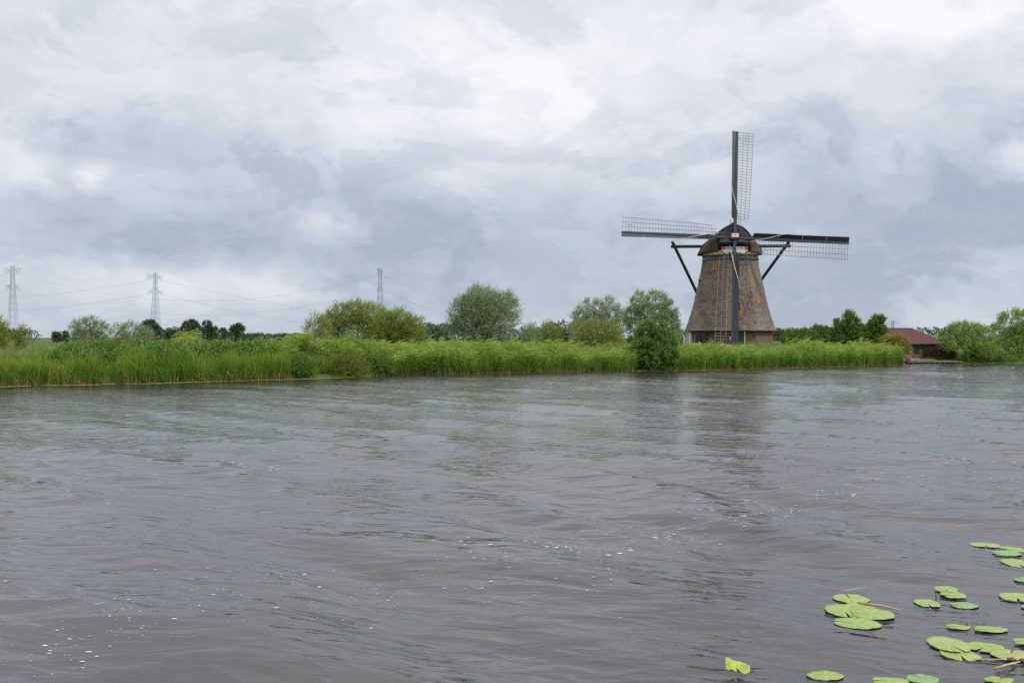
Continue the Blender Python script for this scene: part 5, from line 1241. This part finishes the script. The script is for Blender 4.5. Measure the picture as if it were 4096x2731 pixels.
# curled-up pad
Yp = YW(2706); V, Fq, UV = pad_mesh(50 / F * Yp * .98, .085, 77, 4.2, notch=.5)
for q in range(len(V)):
    x_, y_ = V[q][0] / .095, V[q][1] / .10; r2 = x_ * x_ + y_ * y_
    V[q][2] += .012 + .075 * r2 * (1.0 if y_ > 0 else .25) * (1 - .45 * x_) + .06 * math.exp(-((x_ + .35) / .34) ** 2) * max(0, -y_ - .1) ** 1.2
    V[q][1] += .045 * math.exp(-((x_ + .35) / .3) ** 2) * max(0, -y_)
me = quads_mesh('lily_pad', V, Fq, smooth=True); uvl = me.uv_layers.new(name='UVMap'); li = np.zeros(len(me.loops), np.int32); me.loops.foreach_get('vertex_index', li); uvl.data.foreach_set('uv', np.array(UV, np.float32)[li].ravel())
M['lily_curl'] = lily_mat('lily_leaf_curled', (.20, .28, .025), (.33, .38, .045), .8)
o = link('lily_pad', me, M['lily_curl']); o.location = (X(2951, Yp), Yp, wz(X(2951, Yp), Yp) + .012); prop(o, 'curled yellow-green lily pad standing out of the water alone', 'lily pad', 'water lily pads')
s_ = o.modifiers.new('thick', 'SOLIDIFY'); s_.thickness = .003
# stems and floating stalks
def stem(px0, py0, px1, py1, r, lab, name='brown_shoot', mat='stick', cat='plant shoot', lay=False):
    Y0 = YW(py0); z0 = wz(X(px0, Y0), Y0)
    a = Vector((X(px0, Y0), Y0, z0 - (.0 if lay else .05)))
    b = Vector((X(px1, YW(py1)), YW(py1), .02 + wz(X(px1, YW(py1)), YW(py1)))) if lay else Vector((X(px1, Y0), Y0, Z(py1, Y0)))
    if lay: a.z += .02
    m1 = a.lerp(b, .5) + Vector((.01, 0, .006 if lay else 0))
    o = MB().tube([Vector((0, 0, 0)), m1 - a, b - a], [r, r * .95, r * (.5 if lay else .9)], 8).build(name, M[mat], None, True); o.location = a; prop(o, lab, cat); return o
stem(3741, 2403, 3743, 2367, .0055, 'upright brown stem standing among the lily pads', 'brown_shoot', cat='plant shoot')
stem(3862, 2511, 3869, 2490, .0065, 'leaning brown stem poking through a small pad', 'brown_shoot', cat='plant shoot')
stem(4030, 2356, 4030, 2342, .0075, 'short brown stump near the right edge', 'brown_shoot', cat='plant shoot')
stem(3432, 2424, 3604, 2456, .010, 'yellowed stalk floating across the left pad cluster', 'floating_stalk', 'straw', 'stalk', True)
stem(3360, 2384, 3474, 2362, .004, 'thin pale twig floating above the left pad cluster', 'floating_stalk', 'straw', 'stalk', True)
stem(3895, 2654, 4110, 2661, .005, 'long thin straw floating below the streaked pad', 'floating_stalk', 'straw', 'stalk', True)
stem(3983, 2694, 4092, 2663, .010, 'thick yellow-brown reed blade floating near the bottom right corner', 'floating_stalk', 'straw', 'stalk', True)
stem(3994, 2724, 4046, 2680, .005, 'thin reddish stalk floating below the reed blade', 'floating_stalk', 'stick', 'stalk', True)
for px, py, lab in ((4048, 2658, 'dark rotten clump on the floating straws'), (4094, 2664, 'dark rotten clump at the right edge of the straws')):
    Yp = YW(py); b = MB(); 
    for q in range(7): a = random.uniform(0, 6.28); b.tube([(0, 0, 0), (.02 * math.cos(a), .02 * math.sin(a), .008), (.045 * math.cos(a), .035 * math.sin(a), random.uniform(0, .02))], [.016, .014, .003], 5)
    o = b.build('plant_debris', M['stick'], None, True); o.location = (X(px, Yp), Yp, wz(X(px, Yp), Yp) + .02); prop(o, lab, 'debris')

# ---------------------------------------------------------------- foam flecks
P, rd = [], []
def fleck(px, py, r0, r1):
    if py < 1560: return
    Yp = YW(py); xp = X(px, Yp); P.append((xp, Yp, wz(xp, Yp) + .004)); rd.append(1.75 * random.uniform(r0, r1) * (.5 + random.random() ** 3))
for n, px0, py0, px1, py1, sx_, sy_, r0, r1 in ((90, 60, 2640, 1000, 2380, 120, 60, .004, .011), (60, 900, 2420, 1500, 2330, 120, 60, .004, .011), (60, 150, 2560, 900, 2330, 200, 60, .003, .008), (90, 1500, 2330, 2300, 2190, 120, 45, .005, .013), (120, 2150, 2210, 2900, 2120, 90, 28, .006, .016), (130, 2800, 2110, 3500, 1960, 110, 26, .006, .017), (110, 3400, 1960, 4080, 1840, 100, 24, .007, .017),
     (60, 850, 1880, 1250, 1850, 60, 8, .008, .018), (40, 2250, 1795, 3000, 1760, 120, 15, .008, .018), (60, 1900, 2330, 2500, 2380, 160, 60, .003, .009), (40, 3700, 1900, 4090, 1930, 80, 20, .006, .014), (30, 400, 1720, 1300, 1680, 200, 20, .008, .016)):
    for q in range(n):
        t = random.random(); fleck(px0 + (px1 - px0) * t + random.gauss(0, sx_), py0 + (py1 - py0) * t + random.gauss(0, sy_), r0, r1)
disc_field('foam_flecks', 'scattered white foam flecks drifting on the water', 'foam', P, rd, M['foam'], .45, n=9)
